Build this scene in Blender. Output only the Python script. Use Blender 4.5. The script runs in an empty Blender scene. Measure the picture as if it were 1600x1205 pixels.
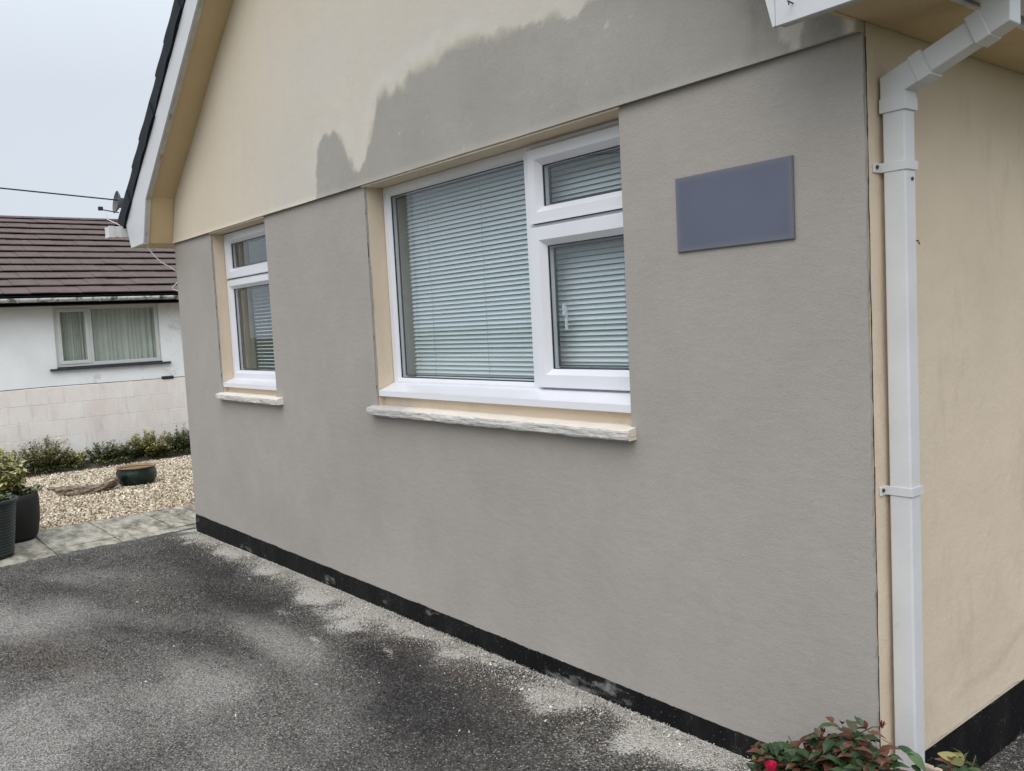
import bpy, math, random
import numpy as np
from mathutils import Vector, Matrix, noise
random.seed(7); rng = np.random.default_rng(7)
R = math.radians
SC = bpy.context.scene
COL = SC.collection

# ------------------------------------------------------------------ camera
cam_d = bpy.data.cameras.new('camera'); cam = bpy.data.objects.new('camera', cam_d); COL.objects.link(cam)
yaw, pitch, roll = R(51.19325), R(-4.25116), R(-2.95179)
f = Vector((-math.sin(yaw)*math.cos(pitch), math.cos(yaw)*math.cos(pitch), math.sin(pitch)))
r0 = Vector((math.cos(yaw), math.sin(yaw), 0)); u0 = r0.cross(f)
rr = math.cos(roll)*r0 + math.sin(roll)*u0
uu = -math.sin(roll)*r0 + math.cos(roll)*u0
M = Matrix((( rr.x, uu.x, -f.x, 0), (rr.y, uu.y, -f.y, 0), (rr.z, uu.z, -f.z, 1.55), (0, 0, 0, 1)))
cam.matrix_world = M
cam_d.sensor_width = 36; cam_d.lens = 1361.23/1600*36; cam_d.clip_start = 0.05; cam_d.clip_end = 2000
SC.camera = cam

# ------------------------------------------------------------------ world: overcast daylight
SUN_EL, SUN_AZ = R(50), R(205)
W = bpy.data.worlds.new("World"); SC.world = W; W.use_nodes = True
nt = W.node_tree; nt.nodes.clear()
out = nt.nodes.new('ShaderNodeOutputWorld'); bg = nt.nodes.new('ShaderNodeBackground')
sky = nt.nodes.new('ShaderNodeTexSky'); sky.sky_type = 'NISHITA'; sky.sun_disc = False
sky.sun_elevation = SUN_EL; sky.sun_rotation = SUN_AZ; sky.dust_density = 4.0; sky.air_density = 1.0
hs = nt.nodes.new('ShaderNodeHueSaturation'); hs.inputs['Saturation'].default_value = 0.30
mixs = nt.nodes.new('ShaderNodeMix'); mixs.data_type = 'RGBA'; mixs.inputs[0].default_value = 0.80
# even cloud cover, slightly uneven; brightened towards the zenith for more light on the walls
tc = nt.nodes.new('ShaderNodeTexCoord'); cn = nt.nodes.new('ShaderNodeTexNoise'); cn.inputs['Scale'].default_value = 1.6; cn.inputs['Detail'].default_value = 4
cr = nt.nodes.new('ShaderNodeValToRGB')
cr.color_ramp.elements[0].position = 0.3; cr.color_ramp.elements[0].color = (7.3, 8.05, 8.95, 1)
cr.color_ramp.elements[1].position = 0.7; cr.color_ramp.elements[1].color = (7.8, 8.5, 9.3, 1)
nt.links.new(tc.outputs['Generated'], cn.inputs['Vector']); nt.links.new(cn.outputs['Fac'], cr.inputs['Fac'])
sx = nt.nodes.new('ShaderNodeSeparateXYZ'); nt.links.new(tc.outputs['Generated'], sx.inputs[0])
zr = nt.nodes.new('ShaderNodeMapRange'); zr.inputs['From Min'].default_value = 0.25; zr.inputs['From Max'].default_value = 1.0; zr.inputs['To Min'].default_value = 1.0; zr.inputs['To Max'].default_value = 2.3
nt.links.new(sx.outputs['Z'], zr.inputs['Value'])
ml = nt.nodes.new('ShaderNodeVectorMath'); ml.operation = 'SCALE'; nt.links.new(mixs.outputs[2], ml.inputs[0]); nt.links.new(zr.outputs[0], ml.inputs['Scale'])
nt.links.new(sky.outputs['Color'], hs.inputs['Color']); nt.links.new(hs.outputs['Color'], mixs.inputs[6]); nt.links.new(cr.outputs['Color'], mixs.inputs[7])
nt.links.new(ml.outputs[0], bg.inputs['Color']); bg.inputs['Strength'].default_value = 0.10
nt.links.new(bg.outputs[0], out.inputs['Surface'])
sd = bpy.data.lights.new('sun', 'SUN'); sd.energy = 1.3; sd.angle = R(60); sd.color = (1.0, 0.955, 0.90)
so = bpy.data.objects.new('sun', sd); COL.objects.link(so)
az = R(-52)   # direction the light comes from, measured from +X: front-right of the gable
sdir = Vector((math.cos(az)*math.cos(SUN_EL), math.sin(az)*math.cos(SUN_EL), math.sin(SUN_EL)))
so.rotation_euler = sdir.to_track_quat('Z', 'Y').to_euler()
sky.sun_rotation = math.atan2(sdir.x, sdir.y)
vs = SC.view_settings; vs.view_transform = 'Standard'; vs.look = 'None'; vs.exposure = 0.05; vs.gamma = 1; vs.use_curve_mapping = False
SC.cycles.max_bounces = 8; SC.cycles.transparent_max_bounces = 16; SC.cycles.caustics_reflective = False; SC.cycles.caustics_refractive = False
SC.cycles.use_denoising = True

# ------------------------------------------------------------------ material helpers
class NT:
    def __init__(s, name):
        s.m = bpy.data.materials.new(name); s.m.use_nodes = True; s.t = s.m.node_tree; s.t.nodes.clear()
        s.o = s.n('OutputMaterial'); s.b = s.n('BsdfPrincipled'); s.l(s.b.outputs[0], s.o.inputs[0])
        s.co = s.n('TexCoord').outputs['Object']
        s.ge = s.n('NewGeometry')
        s.pos = s.ge.outputs['Position']
    def n(s, k, **kw):
        x = s.t.nodes.new('ShaderNode'+k)
        for a, b in kw.items(): setattr(x, a, b)
        return x
    def l(s, a, b): s.t.links.new(a, b)
    def map(s, src, scale):
        m = s.n('Mapping'); m.inputs['Scale'].default_value = scale; s.l(src, m.inputs['Vector']); return m.outputs[0]
    def noise(s, scale, detail=3, vec=None, rough=0.5, dist=0):
        x = s.n('TexNoise'); x.inputs['Scale'].default_value = scale; x.inputs['Detail'].default_value = detail
        x.inputs['Roughness'].default_value = rough; x.inputs['Distortion'].default_value = dist
        s.l(vec or s.pos, x.inputs['Vector']); return x.outputs['Fac']
    def voro(s, scale, vec=None, feat='F1'):
        x = s.n('TexVoronoi', feature=feat); x.inputs['Scale'].default_value = scale; s.l(vec or s.pos, x.inputs['Vector']); return x
    def ramp(s, fac, *els):
        x = s.n('ValToRGB'); r = x.color_ramp
        while len(r.elements) < len(els): r.elements.new(0.5)
        for e, (p, c) in zip(r.elements, els):
            e.position = p; e.color = (*c, 1) if isinstance(c, tuple) else (c, c, c, 1)
        s.l(fac, x.inputs['Fac']); return x.outputs['Color']
    def mix(s, fac, a, b, mode='MIX'):
        x = s.n('Mix', data_type='RGBA', blend_type=mode)
        for i, v in ((0, fac), (6, a), (7, b)):
            if hasattr(v, 'type') and not isinstance(v, (int, float, tuple)): s.l(v, x.inputs[i])
            elif i == 0: x.inputs[0].default_value = v
            else: x.inputs[i].default_value = (*v, 1)
        return x.outputs[2]
    def math(s, op, a, b=0.0):
        x = s.n('Math', operation=op)
        for i, v in ((0, a), (1, b)):
            if isinstance(v, (int, float)): x.inputs[i].default_value = v
            else: s.l(v, x.inputs[i])
        return x.outputs[0]
    def attr(s, name):
        x = s.n('Attribute'); x.attribute_name = name; return x.outputs['Fac']
    def rnd(s): return s.n('ObjectInfo').outputs['Random']
    def bump(s, h, strength, dist, prev=None):
        x = s.n('Bump'); x.inputs['Strength'].default_value = strength; x.inputs['Distance'].default_value = dist
        s.l(h, x.inputs['Height'])
        if prev: s.l(prev, x.inputs['Normal'])
        s.l(x.outputs[0], s.b.inputs['Normal']); return x.outputs[0]
    def col(s, c):
        if isinstance(c, tuple): s.b.inputs['Base Color'].default_value = (*c, 1)
        else: s.l(c, s.b.inputs['Base Color'])
    def set(s, **kw):
        for k, v in kw.items(): s.b.inputs[k.replace('_', ' ')].default_value = v
        return s.m

def plain(name, c, rough=0.6, var=0.12, scale=12, bump=0.0, bscale=120, dirt=None, spec=0.5):
    n = NT(name)
    a = tuple(max(0, x*(1-var)) for x in c); b = tuple(min(1, x*(1+var)) for x in c)
    cc = n.ramp(n.noise(scale, 5), (0.3, a), (0.7, b))
    if dirt:
        cc = n.mix(n.ramp(n.noise(dirt[1], 6, rough=0.7), (dirt[2], 0.0), (dirt[2]+0.12, 1.0)), cc, dirt[0])
    n.col(cc)
    if bump: n.bump(n.noise(bscale, 4), bump, 0.004)
    n.b.inputs['Roughness'].default_value = rough
    n.b.inputs['Specular IOR Level'].default_value = spec
    return n.m

MT = {}
# grey float-finished render
def render_mat():
    n = NT('grey_render')
    big = n.noise(1.1, 7, rough=0.66)
    c = n.ramp(big, (0.28, (0.330, 0.299, 0.270)), (0.5, (0.372, 0.338, 0.306)), (0.72, (0.410, 0.374, 0.340)))
    c = n.mix(n.ramp(n.noise(9, 5), (0.45, 0.0), (0.75, 0.35)), c, (0.33, 0.298, 0.272))
    fine = n.noise(230, 3, vec=n.map(n.pos, (1, 1, 1.7)))
    c = n.mix(0.15, c, n.ramp(fine, (0.35, (0.27, 0.255, 0.235)), (0.65, (0.53, 0.50, 0.47))))
    n.col(c)
    h1 = n.noise(170, 4, vec=n.map(n.pos, (0.85, 1, 1.2)), rough=0.6); h2 = n.noise(28, 3, vec=n.map(n.pos, (0.6, 1, 1.3)))
    p = n.bump(h1, 0.34, 0.003); n.bump(h2, 0.22, 0.006, p)
    return n.set(Roughness=0.92, Specular_IOR_Level=0.2)
MT['render'] = render_mat()
CREAM = (0.675, 0.562, 0.43)
def cream_mat(name, c=CREAM, marks=True):
    n = NT(name)
    cc = n.ramp(n.noise(2.2, 5), (0.3, tuple(x*0.95 for x in c)), (0.7, tuple(min(1, x*1.05) for x in c)))
    if marks:
        cc = n.mix(n.ramp(n.noise(3.2, 8, rough=0.75, vec=n.map(n.pos, (1.5, 1.5, 0.5))), (0.54, 0.0), (0.70, 0.45)), cc, (0.48, 0.395, 0.29))
        cc = n.mix(n.ramp(n.noise(38, 6, rough=0.7), (0.70, 0.0), (0.76, 0.5)), cc, (0.25, 0.21, 0.16))
    n.col(cc)
    p = n.bump(n.noise(9, 6, rough=0.65), 0.4, 0.012); p = n.bump(n.noise(34, 5, rough=0.7), 0.25, 0.005, p); n.bump(n.noise(140, 3), 0.25, 0.003, p)
    return n.set(Roughness=0.75, Specular_IOR_Level=0.3)
MT['cream'] = cream_mat('cream_masonry_paint')
MT['soffit'] = cream_mat('cream_soffit_paint', (0.62, 0.475, 0.285))
def upper_mat():
    n = NT('patched_gable_paint')
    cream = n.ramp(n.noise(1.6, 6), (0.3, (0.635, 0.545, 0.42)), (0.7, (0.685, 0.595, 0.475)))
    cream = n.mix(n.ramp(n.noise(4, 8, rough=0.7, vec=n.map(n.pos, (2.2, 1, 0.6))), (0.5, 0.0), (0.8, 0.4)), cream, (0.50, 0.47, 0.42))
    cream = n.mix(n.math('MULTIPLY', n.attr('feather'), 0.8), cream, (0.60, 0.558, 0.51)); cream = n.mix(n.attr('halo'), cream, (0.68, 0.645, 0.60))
    yel = n.ramp(n.noise(9, 4), (0.35, (0.60, 0.52, 0.385)), (0.65, (0.53, 0.49, 0.37)))
    cream = n.mix(n.attr('peel'), cream, yel)
    grey = n.ramp(n.noise(2.1, 6), (0.3, (0.325, 0.300, 0.265)), (0.7, (0.395, 0.367, 0.328)))
    grey = n.mix(n.ramp(n.noise(14, 5), (0.55, 0.0), (0.8, 0.4)), grey, (0.29, 0.27, 0.24))
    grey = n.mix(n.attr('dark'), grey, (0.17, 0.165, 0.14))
    c = n.mix(n.attr('grey'), cream, grey)
    fine = n.noise(230, 3)
    c = n.mix(0.12, c, n.ramp(fine, (0.35, (0.22, 0.205, 0.19)), (0.65, (0.56, 0.54, 0.50))))
    n.col(c)
    p = n.bump(n.noise(150, 4), 0.3, 0.003); p = n.bump(n.noise(14, 3), 0.2, 0.01, p)
    x = n.n('Bump'); x.inputs['Strength'].default_value = 0.6; x.inputs['Distance'].default_value = 0.004; x.invert = True
    n.l(n.attr('grey'), x.inputs['Height']); n.l(p, x.inputs['Normal']); n.l(x.outputs[0], n.b.inputs['Normal'])
    return n.set(Roughness=0.88, Specular_IOR_Level=0.2)
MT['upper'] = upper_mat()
MT['upper_edge'] = plain('drip_edge', (0.30, 0.28, 0.25), 0.9, 0.15)
def bitumen():
    n = NT('black_bitumen_paint')
    c = n.ramp(n.noise(7, 7, rough=0.7, vec=n.map(n.pos, (1, 1, 0.35))), (0.45, (0.005, 0.005, 0.006)), (0.62, (0.012, 0.0115, 0.012)), (0.76, (0.11, 0.105, 0.10)))
    c = n.mix(n.ramp(n.noise(160, 3), (0.70, 0.0), (0.74, 1.0)), c, (0.35, 0.34, 0.32))
    c = n.mix(n.ramp(n.noise(3.0, 7, rough=0.75, vec=n.map(n.pos, (0.8, 1, 2))), (0.565, 0.0), (0.66, 0.75)), c, (0.26, 0.25, 0.24))
    n.col(c); n.bump(n.noise(60, 5), 0.5, 0.006)
    return n.set(Roughness=0.6, Specular_IOR_Level=0.15)
MT['bitumen'] = bitumen()
MT['upvc'] = plain('white_upvc', (0.74, 0.74, 0.78), 0.28, 0.02, 4, 0.0)
MT['pvc_old'] = plain('weathered_white_plastic', (0.65, 0.65, 0.655), 0.42, 0.06, 6, 0.15, 60, dirt=((0.40, 0.39, 0.33), 14, 0.66))
MT['board'] = plain('white_gloss_board', (0.60, 0.60, 0.62), 0.4, 0.04, 3, 0.2, 40, dirt=((0.55, 0.54, 0.49), 6, 0.64))
MT['board_edge'] = plain('flaking_board_edge', (0.50, 0.50, 0.47), 0.7, 0.15, 14, 0.5, 40, dirt=((0.26, 0.25, 0.22), 11, 0.56))
MT['verge'] = plain('black_verge_tile', (0.010, 0.012, 0.017), 0.7, 0.3, 14, 0.6, 40, spec=0.2)
MT['gasket'] = plain('black_rubber', (0.012, 0.014, 0.02), 0.5, 0.1)
MT['dark'] = plain('dark_gap', (0.03, 0.027, 0.02), 0.9, 0.3, 60)
MT['metal_dark'] = plain('rusty_screw', (0.05, 0.03, 0.02), 0.6, 0.3, 200)
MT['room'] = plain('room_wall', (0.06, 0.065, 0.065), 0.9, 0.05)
MT['reveal_in'] = plain('inner_reveal', (0.55, 0.57, 0.56), 0.8, 0.03)
MT['room_olive'] = plain('room_curtain', (0.30, 0.28, 0.21), 0.9, 0.1)
MT['slat'] = plain('pale_slat', (0.74, 0.75, 0.765), 0.45, 0.03, 3)
MT['cord'] = plain('blind_cord', (0.35, 0.38, 0.40), 0.8, 0.05)
def glass_mat(name, tint, refl=1.0):
    n = NT(name); n.t.nodes.remove(n.b)
    tr = n.n('BsdfTransparent'); tr.inputs[0].default_value = (*tint, 1)
    gl = n.n('BsdfGlossy'); gl.inputs['Roughness'].default_value = 0.0; gl.inputs[0].default_value = (1, 1, 1, 1)
    fr = n.n('Fresnel')
    # a single sheet stands for one face of the pane: same reflectance from either side
    n.l(n.math('ADD', n.math('MULTIPLY', n.ge.outputs['Backfacing'], 1/1.52-1.52), 1.52), fr.inputs[0])
    mx = n.n('MixShader'); n.l(n.math('MULTIPLY', fr.outputs[0], refl), mx.inputs[0]); n.l(tr.outputs[0], mx.inputs[1]); n.l(gl.outputs[0], mx.inputs[2])
    n.l(mx.outputs[0], n.o.inputs[0]); return n.m
MT['glass'] = glass_mat('window_glass', (0.945, 0.985, 0.99))
def stone_sill_mat():
    n = NT('worn_painted_sill')
    c = n.ramp(n.noise(6, 5), (0.35, (0.70, 0.63, 0.535)), (0.65, (0.77, 0.715, 0.63)))
    st = n.noise(7, 8, rough=0.7, vec=n.map(n.pos, (1.2, 3, 9)))
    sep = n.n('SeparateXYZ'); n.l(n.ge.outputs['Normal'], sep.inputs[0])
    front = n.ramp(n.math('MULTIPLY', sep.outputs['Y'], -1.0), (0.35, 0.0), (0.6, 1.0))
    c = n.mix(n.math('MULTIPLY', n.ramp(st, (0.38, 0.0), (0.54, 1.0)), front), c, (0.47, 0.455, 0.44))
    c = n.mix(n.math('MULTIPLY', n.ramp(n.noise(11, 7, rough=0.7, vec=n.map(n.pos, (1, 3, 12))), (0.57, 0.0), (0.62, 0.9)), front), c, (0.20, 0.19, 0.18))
    c = n.mix(n.attr('wear'), c, (0.42, 0.40, 0.385))
    n.col(c); n.bump(n.noise(16, 6, vec=n.map(n.pos, (1, 2, 7))), 0.8, 0.008)
    return n.set(Roughness=0.8)
MT['sill'] = stone_sill_mat()

def asphalt_mat():
    n = NT('asphalt')
    v = n.voro(120); v2 = n.voro(70)
    g = n.n('SeparateColor'); n.l(v.outputs['Color'], g.inputs[0])
    base = n.ramp(g.outputs[0], (0.0, (0.032, 0.028, 0.024)), (0.45, (0.095, 0.086, 0.076)), (0.8, (0.21, 0.193, 0.172)), (1.0, (0.52, 0.49, 0.45)))
    edge = n.ramp(v.outputs['Distance'], (0.30, 1.0), (0.68, 0.16))  # crevice shade between stones put into the colour, as bump gives little contrast
    base = n.mix(1.0, base, edge, 'MULTIPLY')
    mott = n.noise(2.6, 7, rough=0.68)
    base = n.mix(n.ramp(mott, (0.38, 0.0), (0.66, 0.40)), base, (0.17, 0.156, 0.138)); base = n.mix(n.ramp(n.noise(3.1, 6, rough=0.7, vec=n.map(n.pos, (1, 1.6, 1))), (0.50, 0.0), (0.68, 0.6)), base, n.mix(1.0, base, (0.45, 0.42, 0.40), 'MULTIPLY'))
    pn = n.math('MULTIPLY', n.attr('pale'), n.ramp(n.noise(42, 5, rough=0.7), (0.30, 0.55), (0.65, 1.0)))
    pale = n.mix(n.ramp(v.outputs['Distance'], (0.32, 0.0), (0.72, 0.8)), (0.44, 0.415, 0.385), (0.11, 0.10, 0.09))  # pale film, with the same gap shade in its colour
    c = n.mix(pn, base, pale)
    c = n.mix(n.math('MULTIPLY', n.attr('brown'), n.ramp(n.noise(25, 5), (0.35, 0.1), (0.65, 0.8))), c, (0.115, 0.075, 0.05))
    c = n.mix(n.attr('dark'), c, n.mix(1.0, c, (0.42, 0.42, 0.46), 'MULTIPLY'))
    sn = n.noise(105, 5, rough=0.8); sa = n.attr('sand')
    sf = n.ramp(n.math('ADD', sa, n.math('MULTIPLY', n.math('SUBTRACT', sn, 0.5), 1.9)), (0.38, 0.0), (0.60, 1.0))
    sc = n.ramp(n.noise(230, 3), (0.38, (0.27, 0.25, 0.22)), (0.56, (0.58, 0.55, 0.505)))
    c = n.mix(sf, c, sc)
    c = n.mix(n.ramp(n.noise(1.6, 3), (0.45, 0.0), (0.7, 0.10)), c, (0.20, 0.18, 0.155))
    n.col(c)
    inv = n.math('MULTIPLY', v.outputs['Distance'], -1.0)
    p = n.bump(inv, 1.0, 0.006); p = n.bump(n.math('MULTIPLY', v2.outputs['Distance'], -1), 0.6, 0.008, p); n.bump(n.noise(8, 4), 0.3, 0.02, p)
    return n.set(Roughness=0.85, Specular_IOR_Level=0.35)
MT['asphalt'] = asphalt_mat()
def chip_mat(name, els, rough=0.85):
    n = NT(name)
    c = n.ramp(n.attr('tone'), *els)
    c = n.mix(0.35, c, n.ramp(n.noise(60, 3), (0.3, 0.1), (0.7, 0.8)), 'SOFT_LIGHT')
    n.col(c); return n.set(Roughness=rough, Specular_IOR_Level=0.3)
MT['gravel'] = chip_mat('limestone_gravel', ((0.0, (0.17, 0.12, 0.08)), (0.25, (0.42, 0.34, 0.235)), (0.6, (0.63, 0.54, 0.40)), (1.0, (0.83, 0.77, 0.65))))
MT['agg'] = chip_mat('asphalt_chippings', ((0.0, (0.028, 0.025, 0.022)), (0.30, (0.10, 0.091, 0.082)), (0.62, (0.24, 0.222, 0.20)), (0.95, (0.34, 0.318, 0.288)), (1.0, (0.50, 0.475, 0.43))))
MT['debris'] = chip_mat('mortar_crumbs', ((0.0, (0.12, 0.10, 0.08)), (0.3, (0.38, 0.35, 0.29)), (0.8, (0.62, 0.59, 0.52)), (1.0, (0.75, 0.73, 0.68))))
MT['soil'] = plain('dark_soil', (0.06, 0.045, 0.03), 0.95, 0.4, 30, 0.8, 50)
MT['gravel_base'] = plain('gravel_bed', (0.16, 0.12, 0.08), 0.95, 0.3, 60, 1.0, 60)
MT['ground'] = plain('earth', (0.11, 0.115, 0.07), 0.95, 0.3, 1.5, 0.5, 20)
def slab_mat():
    n = NT('weathered_paving')
    c = n.ramp(n.noise(4, 8, rough=0.75, vec=n.map(n.pos, (1, 2.4, 1))), (0.40, (0.085, 0.076, 0.055)), (0.49, (0.27, 0.242, 0.19)), (0.60, (0.47, 0.43, 0.35)))
    c = n.mix(n.math('MULTIPLY', n.rnd(), 0.5), c, (0.25, 0.24, 0.20))
    c = n.mix(n.ramp(n.noise(7, 7, rough=0.7), (0.58, 0.0), (0.68, 0.7)), c, (0.11, 0.11, 0.085))
    n.col(c); n.bump(n.noise(30, 6), 0.5, 0.006); return n.set(Roughness=0.85)
MT['slab'] = slab_mat()
MT['joint'] = plain('mossy_joint', (0.07, 0.068, 0.045), 0.95, 0.4, 40, 0.6, 60)
def block_mat():
    n = NT('painted_blockwork')
    c = n.ramp(n.noise(1.7, 8, rough=0.68, vec=n.map(n.pos, (1, 1.6, 0.9))), (0.32, (0.72, 0.64, 0.60)), (0.5, (0.79, 0.74, 0.705)), (0.66, (0.83, 0.815, 0.78)))
    c = n.mix(n.math('MULTIPLY', n.rnd(), 0.22), c, (0.64, 0.57, 0.545))
    c = n.mix(n.ramp(n.noise(3.4, 8, rough=0.72, vec=n.map(n.pos, (1, 2.8, 0.5))), (0.58, 0.0), (0.70, 0.40)), c, (0.44, 0.40, 0.37))
    n.col(c); n.bump(n.noise(45, 5), 0.5, 0.006); return n.set(Roughness=0.9, Specular_IOR_Level=0.2)
MT['block'] = block_mat()
MT['mortar'] = plain('painted_mortar', (0.66, 0.61, 0.58), 0.9, 0.15, 12)
MT['whitewall'] = plain('white_roughcast', (0.85, 0.86, 0.85), 0.9, 0.05, 3, 0.8, 45, dirt=((0.55, 0.54, 0.46), 2.2, 0.60))
def tile_mat():
    n = NT('brown_concrete_tile')
    c = n.ramp(n.noise(5, 6, rough=0.7), (0.3, (0.105, 0.076, 0.069)), (0.7, (0.155, 0.121, 0.112)))
    c = n.mix(n.math('MULTIPLY', n.rnd(), 0.35), c, (0.125, 0.095, 0.09))
    c = n.mix(n.ramp(n.noise(3.6, 8, rough=0.75, vec=n.map(n.pos, (3, 1.4, 1))), (0.635, 0.0), (0.67, 0.6)), c, (0.34, 0.27, 0.25))
    n.col(c); n.bump(n.noise(60, 4), 0.4, 0.005); return n.set(Roughness=0.9, Specular_IOR_Level=0.2)
MT['tile'] = tile_mat()
MT['gutter_dirty'] = plain('dirty_white_gutter', (0.55, 0.56, 0.55), 0.6, 0.1, 8, 0.3, 40, dirt=((0.07, 0.065, 0.05), 9, 0.50))
MT['fascia_black'] = plain('black_fascia', (0.012, 0.012, 0.013), 0.7, 0.2)
MT['sill_slate'] = plain('slate_sill', (0.035, 0.038, 0.05), 0.5, 0.2)
MT['nb_frame'] = plain('offwhite_frame', (0.62, 0.63, 0.61), 0.5, 0.04)
MT['curtain'] = plain('sheer_curtain', (0.55, 0.57, 0.51), 0.9, 0.08, 4)
MT['ribbed'] = plain('ribbed_green_plastic', (0.022, 0.032, 0.032), 0.5, 0.2, 10, 0.2)
MT['blackpot'] = plain('matt_black_pot', (0.013, 0.014, 0.013), 0.75, 0.3, 9, 0.3, 60)
MT['glaze'] = plain('dark_green_glaze', (0.004, 0.017, 0.012), 0.25, 0.4, 9)
MT['rimclay'] = plain('bare_clay_rim', (0.24, 0.155, 0.09), 0.8, 0.25, 20)
MT['drysoil'] = plain('dry_compost', (0.17, 0.11, 0.065), 0.95, 0.4, 60, 1.0, 90)
def wood_mat():
    n = NT('driftwood')
    c = n.ramp(n.noise(12, 7, rough=0.7, vec=n.map(n.pos, (5, 0.6, 6))), (0.38, (0.045, 0.03, 0.02)), (0.50, (0.20, 0.15, 0.105)), (0.62, (0.42, 0.34, 0.25)))
    n.col(c); n.bump(n.noise(16, 6, vec=n.map(n.pos, (5, 0.6, 6))), 1.0, 0.02); return n.set(Roughness=0.9)
MT['wood'] = wood_mat()
def leaf_mat(name, *els, rough=0.5, useobj=False):
    n = NT(name)
    fac = n.rnd() if useobj else n.attr('tone')
    c = n.ramp(fac, *els); c = n.mix(0.3, c, n.ramp(n.noise(30, 3), (0.3, 0.25), (0.7, 0.75)), 'SOFT_LIGHT')
    n.col(c)
    n.b.inputs['Subsurface Weight'].default_value = 0.0
    return n.set(Roughness=rough, Specular_IOR_Level=0.35)
MT['leaf_green'] = leaf_mat('rose_leaf_green', (0.0, (0.022, 0.050, 0.018)), (0.5, (0.05, 0.10, 0.035)), (1.0, (0.10, 0.145, 0.06)), rough=0.35, useobj=True)
MT['leaf_red'] = leaf_mat('rose_leaf_bronze', (0.0, (0.07, 0.022, 0.014)), (0.5, (0.12, 0.045, 0.025)), (1.0, (0.15, 0.09, 0.04)), rough=0.4, useobj=True)
MT['leaf_olive'] = leaf_mat('olive_leaf', (0.0, (0.06, 0.07, 0.02)), (0.5, (0.15, 0.15, 0.04)), (1.0, (0.27, 0.23, 0.08)), useobj=True)
MT['fol_yellow'] = leaf_mat('yellow_green_foliage', (0.0, (0.06, 0.065, 0.02)), (0.4, (0.20, 0.195, 0.06)), (0.8, (0.38, 0.36, 0.13)), (1.0, (0.52, 0.48, 0.24)))
MT['fol_green'] = leaf_mat('mid_green_foliage', (0.0, (0.025, 0.042, 0.015)), (0.5, (0.085, 0.115, 0.04)), (1.0, (0.22, 0.24, 0.10)))
MT['fol_pale'] = leaf_mat('variegated_foliage', (0.0, (0.06, 0.06, 0.028)), (0.4, (0.17, 0.165, 0.07)), (0.8, (0.33, 0.31, 0.16)), (1.0, (0.50, 0.46, 0.30)))
MT['fol_rose'] = leaf_mat('rose_understorey', (0.0, (0.02, 0.04, 0.016)), (0.5, (0.045, 0.08, 0.03)), (0.55, (0.075, 0.085, 0.04)), (0.66, (0.125, 0.05, 0.032)), rough=0.4)
MT['stem'] = plain('brown_stem', (0.09, 0.06, 0.03), 0.8, 0.3, 40)
MT['stem_green'] = plain('green_stem', (0.08, 0.09, 0.035), 0.7, 0.3, 40)
MT['petal'] = plain('crimson_petal', (0.50, 0.012, 0.06), 0.5, 0.3, 60)
MT['petal_dark'] = plain('dark_red_petal', (0.13, 0.01, 0.02), 0.6, 0.3, 60)
MT['petal_faded'] = plain('faded_petal', (0.20, 0.10, 0.085), 0.8, 0.3, 60)
def sign_mat():
    # a blue plaque whose printed ground fades out into grey towards its border
    n = NT('faded_blue_plaque')
    n.b.inputs['Roughness'].default_value = 0.55
    c = n.ramp(n.noise(5, 3), (0.3, (0.102, 0.110, 0.158)), (0.7, (0.118, 0.128, 0.182)))
    c = n.mix(n.attr('fade'), c, (0.17, 0.168, 0.185))
    n.col(c); return n.m
MT['sign'] = sign_mat()
MT['cable_white'] = plain('white_cable', (0.7, 0.7, 0.68), 0.6, 0.05)
MT['cable_black'] = plain('black_cable', (0.015, 0.016, 0.02), 0.6, 0.1)
MT['dish'] = plain('grey_mesh_dish', (0.10, 0.11, 0.12), 0.6, 0.1)
MT['gully'] = plain('pale_concrete', (0.56, 0.45, 0.36), 0.85, 0.15, 14, 0.4, 80)

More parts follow.
